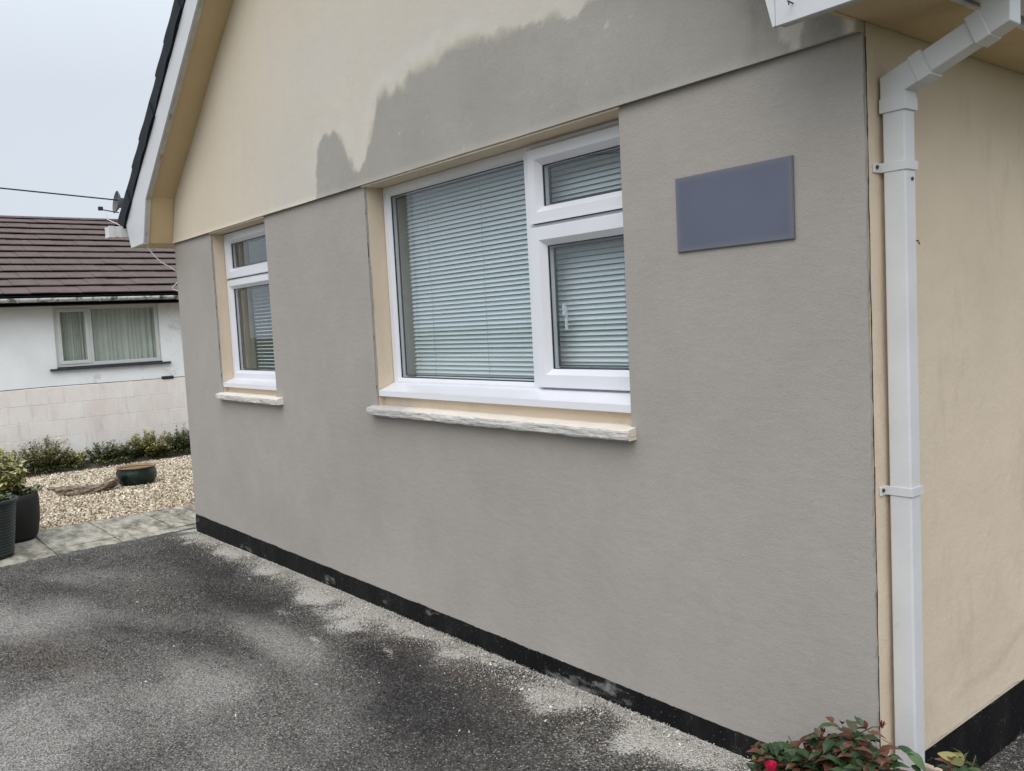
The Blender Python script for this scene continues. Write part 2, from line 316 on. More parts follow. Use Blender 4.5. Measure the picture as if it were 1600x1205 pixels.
# ------------------------------------------------------------------ mesh helpers
class MB:
    def __init__(s): s.v = []; s.f = []
    def add(s, v, f):
        o = len(s.v); s.v += [tuple(p) for p in v]; s.f += [tuple(i+o for i in q) for q in f]; return s
    def box(s, x0, x1, y0, y1, z0, z1):
        return s.add([(x0,y0,z0),(x1,y0,z0),(x1,y1,z0),(x0,y1,z0),(x0,y0,z1),(x1,y0,z1),(x1,y1,z1),(x0,y1,z1)],
                     [(0,3,2,1),(4,5,6,7),(0,1,5,4),(1,2,6,5),(2,3,7,6),(3,0,4,7)])
    def prism_y(s, pts, y0, y1):          # polygon in (x,z), extruded along y
        n = len(pts); a = sum(pts[i][0]*pts[(i+1)%n][1]-pts[(i+1)%n][0]*pts[i][1] for i in range(n))
        if a < 0: pts = pts[::-1]
        v = [(x,y0,z) for x,z in pts]+[(x,y1,z) for x,z in pts]
        fs = [tuple(range(n)), tuple(range(2*n-1, n-1, -1))]+[(i, i+n, (i+1)%n+n, (i+1)%n) for i in range(n)]
        return s.add(v, fs)
    def tube(s, path, r, n=10, closed_ends=True):
        path = [Vector(p) for p in path]; rs = r if isinstance(r, (list, tuple)) else [r]*len(path)
        v = []; fs = []; prev = None
        for i, p in enumerate(path):
            d = (path[min(i+1, len(path)-1)]-path[max(i-1, 0)]).normalized()
            a = Vector((0, 0, 1)) if abs(d.z) < 0.95 else Vector((1, 0, 0))
            if prev is not None: a = prev
            x = (a-d*a.dot(d)).normalized(); prev = x; y = d.cross(x)
            for k in range(n):
                t = 2*math.pi*k/n; v.append(p+rs[i]*(math.cos(t)*x+math.sin(t)*y))
        for i in range(len(path)-1):
            for k in range(n):
                fs.append((i*n+k, i*n+(k+1)%n, (i+1)*n+(k+1)%n, (i+1)*n+k))
        if closed_ends: fs.append(tuple(range(n))[::-1]); fs.append(tuple((len(path)-1)*n+k for k in range(n)))
        return s.add(v, fs)
    def lathe(s, prof, c, n=32):
        v = []; fs = []
        for (r, z) in prof:
            for k in range(n):
                t = 2*math.pi*k/n; v.append((c[0]+r*math.cos(t), c[1]+r*math.sin(t), c[2]+z))
        for i in range(len(prof)-1):
            for k in range(n): fs.append((i*n+k, i*n+(k+1)%n, (i+1)*n+(k+1)%n, (i+1)*n+k))
        return s.add(v, fs)
    def build(s, name, m, parent=None, bevel=0, smooth=False):
        me = bpy.data.meshes.new(name); me.from_pydata(s.v, [], s.f); me.update()
        return obj(name, me, m, parent, bevel, smooth)
def obj(name, me, m=None, parent=None, bevel=0, smooth=False):
    o = bpy.data.objects.new(name, me); COL.objects.link(o)
    if m is not None and not me.materials: me.materials.append(MT[m] if isinstance(m, str) else m)
    if parent: o.parent = parent
    if smooth: me.polygons.foreach_set('use_smooth', [True]*len(me.polygons))
    if bevel:
        b = o.modifiers.new('bevel', 'BEVEL'); b.width = bevel; b.segments = 2; b.limit_method = 'ANGLE'; b.angle_limit = R(35)
    return o
def tag(o, label=None, cat=None, group=None, kind=None):
    if label: o['label'] = label
    if cat: o['category'] = cat
    if group: o['group'] = group
    if kind: o['kind'] = kind
    return o
def empty(name, loc, label, cat, group=None):
    o = bpy.data.objects.new(name, None); COL.objects.link(o); o.location = loc; o.empty_display_size = 0.1
    return tag(o, label, cat, group)
# parts under an Empty are authored in world coordinates: keep them there
def inv(root): return Matrix.Translation(-root.location)
def P(mb, name, m, root, **kw):
    o = mb.build(name, m, root, **kw)
    if root.type == 'EMPTY': o.matrix_parent_inverse = inv(root)
    return o
def np_mesh(name, V, F, tone=None, smooth=False):
    me = bpy.data.meshes.new(name); k = F.shape[1]
    me.vertices.add(len(V)); me.vertices.foreach_set('co', np.asarray(V, np.float32).ravel())
    me.loops.add(F.size); me.loops.foreach_set('vertex_index', F.astype(np.int32).ravel())
    me.polygons.add(len(F)); me.polygons.foreach_set('loop_start', np.arange(0, F.size, k, dtype=np.int32))
    me.update(calc_edges=True)
    if tone is not None:
        a = me.attributes.new('tone', 'FLOAT', 'POINT'); a.data.foreach_set('value', tone.astype(np.float32))
    me.polygons.foreach_set('use_smooth', [smooth]*len(F))
    return me
def stones(name, pts, size, flat=0.6, kind='cube'):
    N = len(pts)
    if kind == 'cube':
        b = np.array([(-1,-1,-1),(1,-1,-1),(1,1,-1),(-1,1,-1),(-1,-1,1),(1,-1,1),(1,1,1),(-1,1,1)], float)*0.62
        fc = np.array([(0,3,2,1),(4,5,6,7),(0,1,5,4),(1,2,6,5),(2,3,7,6),(3,0,4,7)])
    else:
        b = np.array([(1,0,0),(0,1,0),(-1,0,0),(0,-1,0),(0,0,1),(0,0,-1)], float)
        fc = np.array([(0,1,4),(1,2,4),(2,3,4),(3,0,4),(1,0,5),(2,1,5),(3,2,5),(0,3,5)])
    nb = len(b)
    v = b[None]+rng.uniform(-0.3, 0.3, (N, nb, 3))
    v *= (size[:, None]*0.5)[..., None]*np.stack([rng.uniform(0.8, 1.35, N), rng.uniform(0.6, 1.0, N), rng.uniform(0.5, 0.9, N)*flat/0.6*0.7], 1)[:, None]
    q = rng.normal(size=(N, 4)); q[:, 1:3] *= 0.45; q[:, 0] = np.abs(q[:, 0])+0.3; q /= np.linalg.norm(q, axis=1)[:, None]
    w, x, y, z = q.T
    Rm = np.stack([1-2*(y*y+z*z), 2*(x*y-z*w), 2*(x*z+y*w), 2*(x*y+z*w), 1-2*(x*x+z*z), 2*(y*z-x*w), 2*(x*z-y*w), 2*(y*z+x*w), 1-2*(x*x+y*y)], 1).reshape(N, 3, 3)
    v = np.einsum('nij,nkj->nki', Rm, v)+pts[:, None]
    F = (fc[None]+(np.arange(N)*nb)[:, None, None]).reshape(-1, fc.shape[1])
    tone = np.repeat(rng.random(N), nb)
    return np_mesh(name, v.reshape(-1, 3), F, tone)
def sstep(a, b, x): t = np.clip((x-a)/(b-a), 0, 1); return t*t*(3-2*t)

# ------------------------------------------------------------------ levels
YW = 2.35                      # plane of the lower gable wall
XL, XR = -7.12, -1.292         # its corners
ZB = 2.297                     # bell line
def gz(x, y):                  # driveway height
    z = 0.062+0.0131*np.clip(x, -7.12, 0.6)
    t = sstep(2.45, 2.95, y)*sstep(-1.5, -1.32, x)
    return z-0.135*t

# ------------------------------------------------------------------ ground
g = MB().add([(-400,-400,-0.35),(400,-400,-0.35),(400,400,-0.35),(-400,400,-0.35)], [(0,1,2,3)]).build('ground', 'ground'); tag(g, kind='structure')

def blob(X, Y, cx, cy, rx, ry, a=0):
    c, s = math.cos(a), math.sin(a); dx, dy = X-cx, Y-cy
    u = (c*dx+s*dy)/rx; v = (-s*dx+c*dy)/ry
    return np.exp(-(u*u+v*v))
def grid_noise(X, Y, sc, seed):
    return np.array([noise.fractal(Vector((a*sc+seed, b*sc, seed*1.7)), 1.0, 2.0, 4) for a, b in zip(X, Y)])
def edge_x(y):                 # ragged tarmac edge over the paving
    return -7.17-0.10*np.sin((y-0.9)*1.1)
def fields(X, Y, n1, n2):
    d = YW-Y
    # mortar dust fallen along the plinth, tongues reaching out
    wdt = 0.13+0.10*np.clip(n1, -1, 1)+0.05*n2+0.16*blob(X, Y*0, -4.35, 0, 0.45, 1)+0.10*blob(X, Y*0, -2.1, 0, 0.7, 1)
    sand = np.clip(1.15-np.abs(d)/np.maximum(wdt*1.7, 0.05), 0, 1)*(d > -0.1)*(X < -1.2)*(X > -7.2)
    n3 = grid_noise(X, Y, 3.3, 4.0)
    sand = np.clip(sand*(0.92-0.20*sstep(-3.3, -2.6, X)+0.55*n3+0.35*n2)+0.45*np.clip(n3, 0, 1)*blob(X, Y, -3.2, 2.2, 2.2, 0.28), 0, 1)
    for b in [(-4.24,2.13,.16,.05,-.25),(-4.08,1.98,.20,.035,-.3),(-3.55,2.02,.18,.03,-.35),(-4.61,2.17,.14,.06,0),(-3.95,1.84,.22,.03,-.2),(-4.5,1.93,.15,.03,0.1),(-3.85,1.80,.12,.015,-.35),(-3.7,1.72,.14,.014,-.3)]: sand = np.maximum(sand, 0.62*blob(X, Y, *b))
    pale = np.zeros_like(X)
    for w, b in [(.95,(-3.75,.62,.75,.35,.35)),(.9,(-3.75,1.18,.7,.35,.1)),(.85,(-4.1,1.72,.55,.14,-.1)),(.9,(-5.55,.85,.55,.28,.3)),(.6,(-3.2,1.25,.5,.35,0)),(.55,(-5.2,1.25,.5,.12,.4)),(.5,(-2.6,.9,.5,.3,0)),(.35,(-6.2,1.4,.5,.25,.5))]: pale = np.maximum(pale, w*blob(X, Y, *b))
    st = grid_noise(X*0.55+Y*1.7, Y*2.2-X*0.25, 1.3, 6.0)
    pale = np.clip(pale*(1.1+0.8*n1+0.7*st)+0.14*n2+0.16*np.clip(st, 0, 1), 0, 1)
    dark = np.zeros_like(X)
    for w, b in [(1.0,(-2.85,1.78,.45,.24,0)),(.8,(-3.35,1.95,.40,.14,-.2)),(.95,(-6.0,2.0,.75,.20,0)),(1.0,(-4.9,1.88,.55,.18,0)),(.8,(-4.35,1.45,.35,.10,.2)),(.6,(-6.2,1.1,.4,.12,.4)),(.5,(-5.0,1.2,.45,.12,.35)),(.5,(-2.5,1.6,.5,.25,0))]: dark = np.maximum(dark, w*blob(X, Y, *b))
    dark = np.clip(dark*(1.15+0.9*n1)+0.12*n2, 0, 1)
    brown = np.zeros_like(X)
    for w, b in [(.8,(-4.8,.80,.35,.12,.3)),(.8,(-6.6,2.2,.45,.08,0)),(.9,(-3.75,2.13,.28,.09,-.3)),(.7,(-3.1,2.12,.35,.06,-.1)),(.6,(-2.45,2.1,.35,.05,0)),(.5,(-5.9,1.9,.25,.1,0))]: brown = np.maximum(brown, w*blob(X, Y, *b))
    sand[Y > YW+0.2] = 0
    return sand, pale, dark, brown
def build_driveway():
    xs = np.arange(-7.35, 2.6, 0.03); ys = np.arange(-2.6, 6.2, 0.035)
    GX, GY = np.meshgrid(xs, ys); X = GX.ravel().copy(); Y = GY.ravel().copy()
    ex = edge_x(Y)+0.012*np.sin(Y*37)+0.008*np.sin(Y*91+1)
    X = np.where(X < ex, ex, X)
    n1 = grid_noise(X, Y, 1.9, 3.0); n2 = grid_noise(X, Y, 7.0, 9.0)
    Z = gz(X, Y)+0.006*n1+0.002*n2
    V = np.stack([X, Y, Z], 1)
    nx = len(xs); i = np.arange(len(ys)-1)[:, None]*nx+np.arange(nx-1)[None]
    F = np.stack([i, i+1, i+nx+1, i+nx], -1).reshape(-1, 4)
    me = np_mesh('driveway', V, F, smooth=True)
    sand, pale, dark, brown = fields(X, Y, n1, n2)
    for k, a in (('sand', sand), ('pale', pale), ('dark', dark), ('brown', brown)):
        at = me.attributes.new(k, 'FLOAT', 'POINT'); at.data.foreach_set('value', a.astype(np.float32))
    tag(obj('driveway', me, 'asphalt'), kind='structure')
build_driveway()
# chippings standing out of the tarmac and crumbs of mortar
N = 105000
px = rng.uniform(-7.1, -1.3, N); py = rng.uniform(0.15, 2.33, N)
keep = px < -0.85-0.55*py              # only what lies in view of the drive
px, py = px[keep], py[keep]
n1 = grid_noise(px, py, 1.9, 3.0); n2 = grid_noise(px, py, 7.0, 9.0)
sa, pa, da, br = fields(px, py, n1, n2)
tn = np.clip(rng.random(len(px))**1.5*0.78*(1-0.6*da)*(1-0.25*pa)+0.52*pa-0.12*da-0.06, 0, 1)
ok = sa < 0.45+0.4*rng.random(len(px)); px, py, tn = px[ok], py[ok], tn[ok]
pts = np.stack([px, py, gz(px, py)+0.006*n1[ok]+0.002*n2[ok]+0.0012], 1)
me = stones('asphalt_chippings', pts, rng.uniform(0.0035, 0.0085, len(pts))*np.where(rng.random(len(pts)) < 0.03, 1.8, 1.0), 0.7, 'oct')
me.attributes['tone'].data.foreach_set('value', np.repeat(tn, 6).astype(np.float32)); tag(obj('asphalt_chippings', me, 'agg'), kind='stuff')
N = 16000
px = rng.uniform(-1.3, 0.3, N); py = rng.uniform(2.6, 5.5, N)
pts = np.stack([np.maximum(px, -1.27), py, gz(px, py)+0.0005], 1)
me = stones('side_chippings', pts, rng.uniform(0.005, 0.012, len(pts)), 0.7, 'oct'); tag(obj('side_chippings', me, 'agg'), kind='stuff')
N = 26000
px = rng.uniform(-7.1, -1.5, N)
nn = np.array([noise.fractal(Vector((a*1.9+3, 5.0, 5.1)), 1, 2, 3) for a in px])
d = np.abs(rng.normal(0, 1, N))*(0.10+0.05*nn)
far = rng.random(N) < 0.10; d[far] = rng.uniform(0, 1.3, far.sum())
pts = np.stack([px, YW-0.02-d, gz(px, YW-d)+0.003+0.012*np.exp(-(d/0.06)**2)*rng.random(N)], 1)
sz = rng.uniform(0.002, 0.0065, N); big = rng.random(N) < 0.03; sz[big] = rng.uniform(0.008, 0.017, big.sum())
me = stones('mortar_crumbs', pts, sz, 0.6, 'oct'); tag(obj('mortar_crumbs', me, 'debris'), kind='stuff')

# path of slabs
root = MB().box(-8.40, -7.02, -3.0, 8.0, -0.30, -0.062).build('path', 'joint'); tag(root, kind='structure')
ysj = [y for y in np.arange(-2.38, 8, 0.47)]
ysj = [-0.98-0.47, -0.98, -0.51, -0.04, 0.43, 0.90, 1.345, 1.82, 2.28, 2.76, 3.23, 3.7, 4.17, 4.64, 5.1]
for k in range(len(ysj)-1):
    y0, y1 = ysj[k]+0.006, ysj[k+1]-0.006
    rows = [(-8.36, -7.515), (-7.495, -7.0)] if y1 < 1.9 else [(-8.37, -7.985), (-7.965, -7.465), (-7.445, -7.0 if y1 < 2.3 else -7.13)]
    for a, b in rows:
        m = MB(); t = [random.uniform(-0.006, 0.006) for _ in range(4)]; zt = -0.040
        m.add([(a,y0,-0.09),(b,y0,-0.09),(b,y1,-0.09),(a,y1,-0.09),(a,y0,zt+t[0]),(b,y0,zt+t[1]),(b,y1,zt+t[2]),(a,y1,zt+t[3])],
              [(0,3,2,1),(4,5,6,7),(0,1,5,4),(1,2,6,5),(2,3,7,6),(3,0,4,7)])
        m.build('paving_slab', 'slab', root, bevel=0.006)

# gravel bed and planting bed
gb = MB().add([(-12.35,-4,-0.11),(-8.37,-4,-0.060),(-8.37,8,-0.060),(-12.35,8,-0.11)], [(0,1,2,3)]).build('gravel_bed', 'gravel_base'); tag(gb, kind='structure')
def gzg(x): return -0.06-0.0125*(-8.37-x)
N = 44000
px = -8.34-3.98*rng.random(N)**1.0; py = rng.uniform(0.3, 5.2, N)
pts = np.stack([px, py, gzg(px)+rng.uniform(0.0, 0.016, N)], 1)
me = stones('gravel', pts, rng.uniform(0.014, 0.034, N), 0.6); tag(obj('gravel', me, 'gravel'), kind='stuff')
N = 500
px = rng.uniform(-8.4, -7.95, N)+0.1; py = rng.uniform(0.6, 3, N)
px = -8.33+np.abs(rng.normal(0, 0.05, N)); pts = np.stack([px, py, np.full(N, -0.033)], 1)
m = MB()
X = np.arange(-12.92, -12.2, 0.06); Yb = np.arange(-2, 7.5, 0.06)
GX, GY = np.meshgrid(X, Yb); GX = GX.ravel(); GY = GY.ravel()
hh = -0.10+0.05*sstep(-12.24, -12.45, GX)*0+0.06*sstep(0, 0.25, -12.24-GX)+0.015*grid_noise(GX, GY, 5, 2.0)
nx = len(X); i = np.arange(len(Yb)-1)[:, None]*nx+np.arange(nx-1)[None]
me = np_mesh('planting_bed', np.stack([GX, GY, hh], 1), np.stack([i, i+1, i+nx+1, i+nx], -1).reshape(-1, 4), smooth=True)
tag(obj('planting_bed', me, 'soil'), kind='structure')

# ------------------------------------------------------------------ the bungalow
H = empty('bungalow', (-4.2, 2.35, 0), 'bungalow gable with patched grey render over cream paint, two white windows and white downpipe', 'house')
W1 = (-6.32, -5.365, 1.13, ZB); W2 = (-4.075, -2.228, 1.13, ZB)    # openings x0,x1,z0,z1
def holed(m, x0, x1, z0, z1, y0, y1, holes, grow=0.0, jag=0.0):
    xs = sorted({x0, x1, *[h[0]-grow for h in holes], *[h[1]+grow for h in holes]})
    xs2 = []
    for a, b in zip(xs[:-1], xs[1:]): xs2.append((a, b))
    for a, b in xs2:
        cm = (a+b)/2; hs_ = [h for h in holes if h[0]-grow < cm < h[1]+grow]
        if not hs_: m.box(a, b, y0, y1, z0, z1)
        else:
            h = hs_[0]
            if h[2] > z0: m.box(a, b, y0, y1, z0, h[2])
            if h[3] < z1: m.box(a, b, y0, y1, h[3], z1)
    return m
P(holed(MB(), XL+0.01, -1.302, 0.11, ZB, YW+0.012, YW+0.27, [W1, W2]), 'inner_wall', 'cream', H)
# grey coat: one sheet 12 mm thick with slightly wavy arrises
def coat():
    m = MB()
    def panel(a, b, z0, z1, ja, jb):
        n = max(2, int((z1-z0)/0.02)); v = []
        for i in range(n+1):
            z = z0+(z1-z0)*i/n
            xa = a+(ja*(noise.noise(Vector((a*9, z*14, 1)))+0.4*noise.noise(Vector((a*9, z*60, 4)))) if ja else 0)
            xb = b+(jb*(noise.noise(Vector((b*9, z*14, 2)))+0.5*noise.noise(Vector((b*9, z*60, 3)))) if jb else 0)
            if z < 1.14: xa, xb = (a, xb if jb and abs(b-XR) < 0.01 else b)
            v += [(xa, YW, z), (xb, YW, z), (xb, YW+0.012, z), (xa, YW+0.012, z)]
        fs = []
        for i in range(n):
            for k in range(4): fs.append((i*4+k, i*4+(k+1)%4, i*4+4+(k+1)%4, i*4+4+k))
        fs += [(3,2,1,0), tuple(n*4+k for k in range(4))]
        m.add(v, fs)
    panel(XL, W1[0], 0.108, ZB, 0, 0.004); panel(W1[1], W2[0], 0.108, ZB, 0.0, 0.005); panel(W2[1], XR, 0.108, ZB, 0, 0.004)
    panel(W1[0], W1[1], 0.108, W1[2], 0, 0); panel(W2[0], W2[1], 0.108, W2[2], 0, 0)
    return m
P(coat(), 'lower_wall', 'render', H)
# crumbling dark joints where the new coat meets old paint
def crack(x, z0, z1, w, seedv, y=YW-0.0008):
    m = MB(); n = int((z1-z0)/0.012); v = []; fs = []
    for i in range(n+1):
        z = z0+(z1-z0)*i/n; ww = max(0.0004, w*(0.35+1.3*noise.noise(Vector((seedv, z*11, 0)))+0.8*noise.noise(Vector((seedv, z*50, 3)))))
        c = x+0.003*noise.noise(Vector((seedv+5, z*9, 0)))
        v += [(c-ww, y, z), (c+ww, y, z), (c+ww, y+0.004, z), (c-ww, y+0.004, z)]
    for i in range(n):
        for k in range(4): fs.append((i*4+k, i*4+(k+1)%4, i*4+4+(k+1)%4, i*4+4+k))
    return m.add(v, fs)
jm = crack(0, 0.12, ZB-0.01, 0.0014, 1.0, 0.0); jm.v = [(-1.2925+0.0012+b*0.6, YW+0.0125+a, c) for a, b, c in jm.v]
P(jm, 'render_joint', 'dark', H)
P(crack(W2[0]-0.002, 1.2, 2.27, 0.0009, 2.0), 'render_joint', 'dark', H)
P(crack(W1[0]-0.002, 1.2, 2.25, 0.0016, 3.0), 'render_joint', 'dark', H)
# plinth: slightly ragged top edge, set back
def plinth():
    m = MB(); n = 420; v = []; fs = []
    for i in range(n+1):
        x = XL+0.004+(XR-XL-0.008)*i/n
        zt = 0.114+0.0045*noise.noise(Vector((x*6, 0, 7)))+0.003*noise.noise(Vector((x*40, 0, 1))); yy = YW-0.0025-0.0015*noise.noise(Vector((x*8, 0, 2)))
        v += [(x, yy+0.002, -0.12), (x, yy-0.004, 0.03), (x, yy, zt-0.004), (x, yy+0.001, zt), (x, yy+0.05, zt)]
    for i in range(n):
        for k in range(4): fs.append((i*5+k, (i+1)*5+k, (i+1)*5+k+1, i*5+k+1))
    return m.add(v, fs)
P(plinth(), 'plinth', 'bitumen', H)
P(MB().box(XL+0.002, XR-0.002, YW+0.02, YW+0.27, -0.2, 0.1095), 'foundation', 'bitumen', H)
# upper gable wall on a fine grid, carrying the map of old paint and new coat
def seg_d(x, z, poly):
    P0 = np.array(poly); P1 = np.roll(P0, -1, 0); best = np.full(x.shape, 9.0); ins = np.zeros(x.shape, bool)
    for (ax, az_), (bx, bz) in zip(P0, P1):
        dx, dz = bx-ax, bz-az_; t = np.clip(((x-ax)*dx+(z-az_)*dz)/(dx*dx+dz*dz+1e-12), 0, 1)
        best = np.minimum(best, np.hypot(x-ax-t*dx, z-az_-t*dz))
        c = ((az_ > z) != (bz > z)) & (x < (bx-ax)*(z-az_)/(bz-az_+1e-12)+ax); ins ^= c
    return np.where(ins, -best, best)
main = [(-4.10,2.2),(-4.11,2.35),(-4.02,2.42),(-3.95,2.50),(-3.91,2.60),(-3.86,2.68),(-3.78,2.70),(-3.74,2.665),(-3.68,2.70),(-3.62,2.675),(-3.56,2.735),(-3.45,2.72),(-3.3,2.755),(-3.065,2.745),(-2.82,2.70),(-2.568,2.707),(-2.45,2.66),(-2.30,2.69),(-2.0,2.72),(-1.6,2.75),(-1.1,2.75),(-1.1,2.2)]
lobe = [(-4.575,2.2),(-4.575,2.45),(-4.55,2.50),(-4.545,2.55),(-4.51,2.60),(-4.46,2.62),(-4.40,2.615),(-4.34,2.61),(-4.28,2.595),(-4.22,2.53),(-4.20,2.46),(-4.14,2.375),(-4.09,2.36),(-4.06,2.2)]
def rake_in(x): return np.where(x < -4.205, np.where(x < -6.97, 2.29+(x+7.12)*2.35, 2.643+0.76*(x+6.97)), np.where(x > -1.44, 2.352+(-1.29-x)*1.94, 2.643+0.76*(-1.44-x)))
def upper():
    xs = np.concatenate([np.arange(XL, -1.30, 0.012), [-1.2945]]); n = len(xs); K = 90
    top = np.maximum(rake_in(xs), ZB+0.001)
    V = []
    dz = 0.0125
    cols = []
    for j in range(K+1):
        if j < 45: z = np.minimum(ZB+dz*j, top)
        else:
            b = np.minimum(ZB+dz*45, top); z = b+(top-b)*(j-45)/(K-45)
        cols.append(z)
    Z = np.array(cols); X = np.tile(xs, (K+1, 1))
    # belled drip at the bottom
    yy = YW-0.016-0.004*np.exp(-((Z-ZB)/0.012)**2)+0.002*np.sin(X*3.1+Z*5)
    Vt = np.stack([X, yy, Z], -1).reshape(-1, 3)
    i = np.arange(K)[:, None]*n+np.arange(n-1)[None]
    F = np.stack([i, i+1, i+n+1, i+n], -1).reshape(-1, 4)
    # underside and end returns
    b0 = len(Vt); Vb = np.stack([xs, np.full(n, YW+0.10), np.full(n, ZB+0.003)], 1)
    k = np.arange(n-1); F2 = np.stack([b0+k, b0+k+1, k+1, k], 1)
    e0 = b0+n; Ve = np.stack([np.full(K+1, xs[-1]), np.full(K+1, YW+0.10), Z[:, -1]], 1)
    kk = np.arange(K); F3 = np.stack([kk*n+n-1, e0+kk, e0+kk+1, (kk+1)*n+n-1], 1)
    Vall = np.concatenate([Vt, Ve]); F3 = np.stack([kk*n+n-1, b0+kk, b0+kk+1, (kk+1)*n+n-1], 1); Fall = np.concatenate([F, F3])
    me = np_mesh('upper_wall', Vall, Fall, smooth=True)
    x, z = Vall[:, 0], Vall[:, 2]
    jit = np.array([0.030*noise.fractal(Vector((a*8, b*4.5, 0)), 0.9, 2, 5)+0.010*noise.noise(Vector((a*50, b*22, 2))) for a, b in zip(x, z)])
    brk = np.array([noise.fractal(Vector((a*3.1, b*3.1, 9)), 1, 2, 3) for a, b in zip(x, z)])
    dist = np.minimum(seg_d(x, z, main), seg_d(x, z, lobe))+jit
    soft = 0.016+0.05*np.clip(brk+0.25, 0, 1); grey = 1-sstep(-soft*0.5, soft, dist)
    # bare cream spot near the right-hand boxed end and cream end return
    spot = np.exp(-(((x+1.50)/0.05)**2+((z-2.39)/0.12)**2)); fn = np.array([noise.fractal(Vector((a*26, b*14, 3)), 0.8, 2, 4) for a, b in zip(x, z)]); grey *= 1-0.85*sstep(0.35, 0.62, spot+fn*0.5)
    grey *= 1-sstep(-1.345, -1.325, x+jit*0.3)
    peel = sstep(0.09, 0.0, dist)*(1-grey)*np.clip(0.45+brk*1.6+jit*8, 0, 0.9)*sstep(-4.45, -4.2, x)
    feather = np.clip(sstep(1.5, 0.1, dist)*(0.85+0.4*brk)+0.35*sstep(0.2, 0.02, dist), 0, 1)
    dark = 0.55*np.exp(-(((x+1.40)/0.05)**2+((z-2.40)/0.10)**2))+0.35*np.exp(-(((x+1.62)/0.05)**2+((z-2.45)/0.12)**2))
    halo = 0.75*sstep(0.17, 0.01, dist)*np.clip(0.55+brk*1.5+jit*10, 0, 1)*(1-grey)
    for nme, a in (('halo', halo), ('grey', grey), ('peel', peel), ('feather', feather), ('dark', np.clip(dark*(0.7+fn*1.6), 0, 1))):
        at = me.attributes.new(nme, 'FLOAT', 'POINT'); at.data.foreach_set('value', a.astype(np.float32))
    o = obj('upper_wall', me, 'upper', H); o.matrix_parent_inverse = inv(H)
upper()
P(MB().box(XL+0.001, -1.296, YW-0.0185, YW+0.0, ZB+0.0005, ZB+0.0035), 'drip_edge', 'upper_edge', H)
for w_ in (W1, W2): P(MB().box(w_[0]-0.012, w_[1]+0.012, YW-0.012, YW+0.14, ZB-0.0085, ZB-0.0002), 'lintel_soffit', 'cream', H)
P(MB().prism_y([(XL+0.02, ZB+0.01), (-1.31, ZB+0.01), (-1.46, 2.60), (-4.205, 4.66), (-6.95, 2.60)], YW+0.06, YW+0.27), 'upper_wall_core', 'cream', H)
# side walls and back
def side_wall():
    ys = np.concatenate([np.arange(2.362, 5.0, 0.02), np.arange(5.0, 9.6, 0.4)]); zs = np.arange(0.135, 2.37, 0.02)
    GY, GZ = np.meshgrid(ys, zs); Y = GY.ravel(); Z = GZ.ravel()
    n1 = np.array([noise.fractal(Vector((a*3, b*3, 5)), 1, 2, 4) for a, b in zip(Y, Z)])
    line = 0.235+0.12*(Y-2.80)+0.014*np.sin(Y*15+1)+0.045*n1     # blown patch of old render above the plinth
    X = -1.290+0.0025*n1+-0.0035*sstep(0.0, -0.012, Z-line)*sstep(2.74, 2.98, Y)
    lowj = 0.010*np.array([noise.noise(Vector((a*9, 0, 0)))+noise.noise(Vector((a*33, 0, 0)))*0.6 for a in Y])
    Z = np.where(Z < 0.14, Z+lowj, Z)
    n = len(ys); i = np.arange(len(zs)-1)[:, None]*n+np.arange(n-1)[None]
    me = np_mesh('side_wall', np.stack([X, Y, Z], 1), np.stack([i, i+1, i+n+1, i+n], -1).reshape(-1, 4), smooth=True)
    o = obj('side_wall', me, 'cream', H); o.matrix_parent_inverse = inv(H)
side_wall()
P(MB().box(-1.50, -1.297, YW+0.27, 9.5, 0.12, 2.36).box(-1.302, -1.292, YW+0.0125, YW+0.27, 0.12, 2.30), 'side_wall_core', 'cream', H)
P(MB().box(-1.5, -1.306, YW+0.2, 9.5, -0.3, 0.16).box(-1.34, -1.302, YW+0.012, 9.5, -0.3, 0.118), 'side_plinth', 'bitumen', H)
P(MB().box(XL, XL+0.2, YW+0.27, 9.5, -0.2, 2.36).box(XL+0.2, -1.5, 9.3, 9.5, -0.2, 2.36), 'rear_wall', 'cream', H)
# rooms behind the windows
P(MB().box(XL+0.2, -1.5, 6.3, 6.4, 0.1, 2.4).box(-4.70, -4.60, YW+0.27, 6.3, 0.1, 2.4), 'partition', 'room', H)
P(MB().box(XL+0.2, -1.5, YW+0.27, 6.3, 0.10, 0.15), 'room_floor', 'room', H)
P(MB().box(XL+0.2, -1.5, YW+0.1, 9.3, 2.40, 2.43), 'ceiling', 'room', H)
P(MB().box(-4.070,-4.062,2.505,YW+0.27,1.2,2.29).box(-2.240,-2.232,2.505,YW+0.27,1.2,2.29).box(-4.07,-2.23,2.505,YW+0.27,2.285,2.2915).box(-4.07,-2.23,2.505,YW+0.30,1.20,1.23), 'inner_reveal', 'reveal_in', H)
P(MB().box(-6.318,-6.31,2.505,YW+0.27,1.2,2.29).box(-5.375,-5.367,2.505,YW+0.27,1.2,2.29).box(-6.318,-5.366,2.505,YW+0.27,2.285,2.2915).box(-6.318,-5.366,2.505,YW+0.30,1.19,1.22), 'inner_reveal', 'room_olive', H)

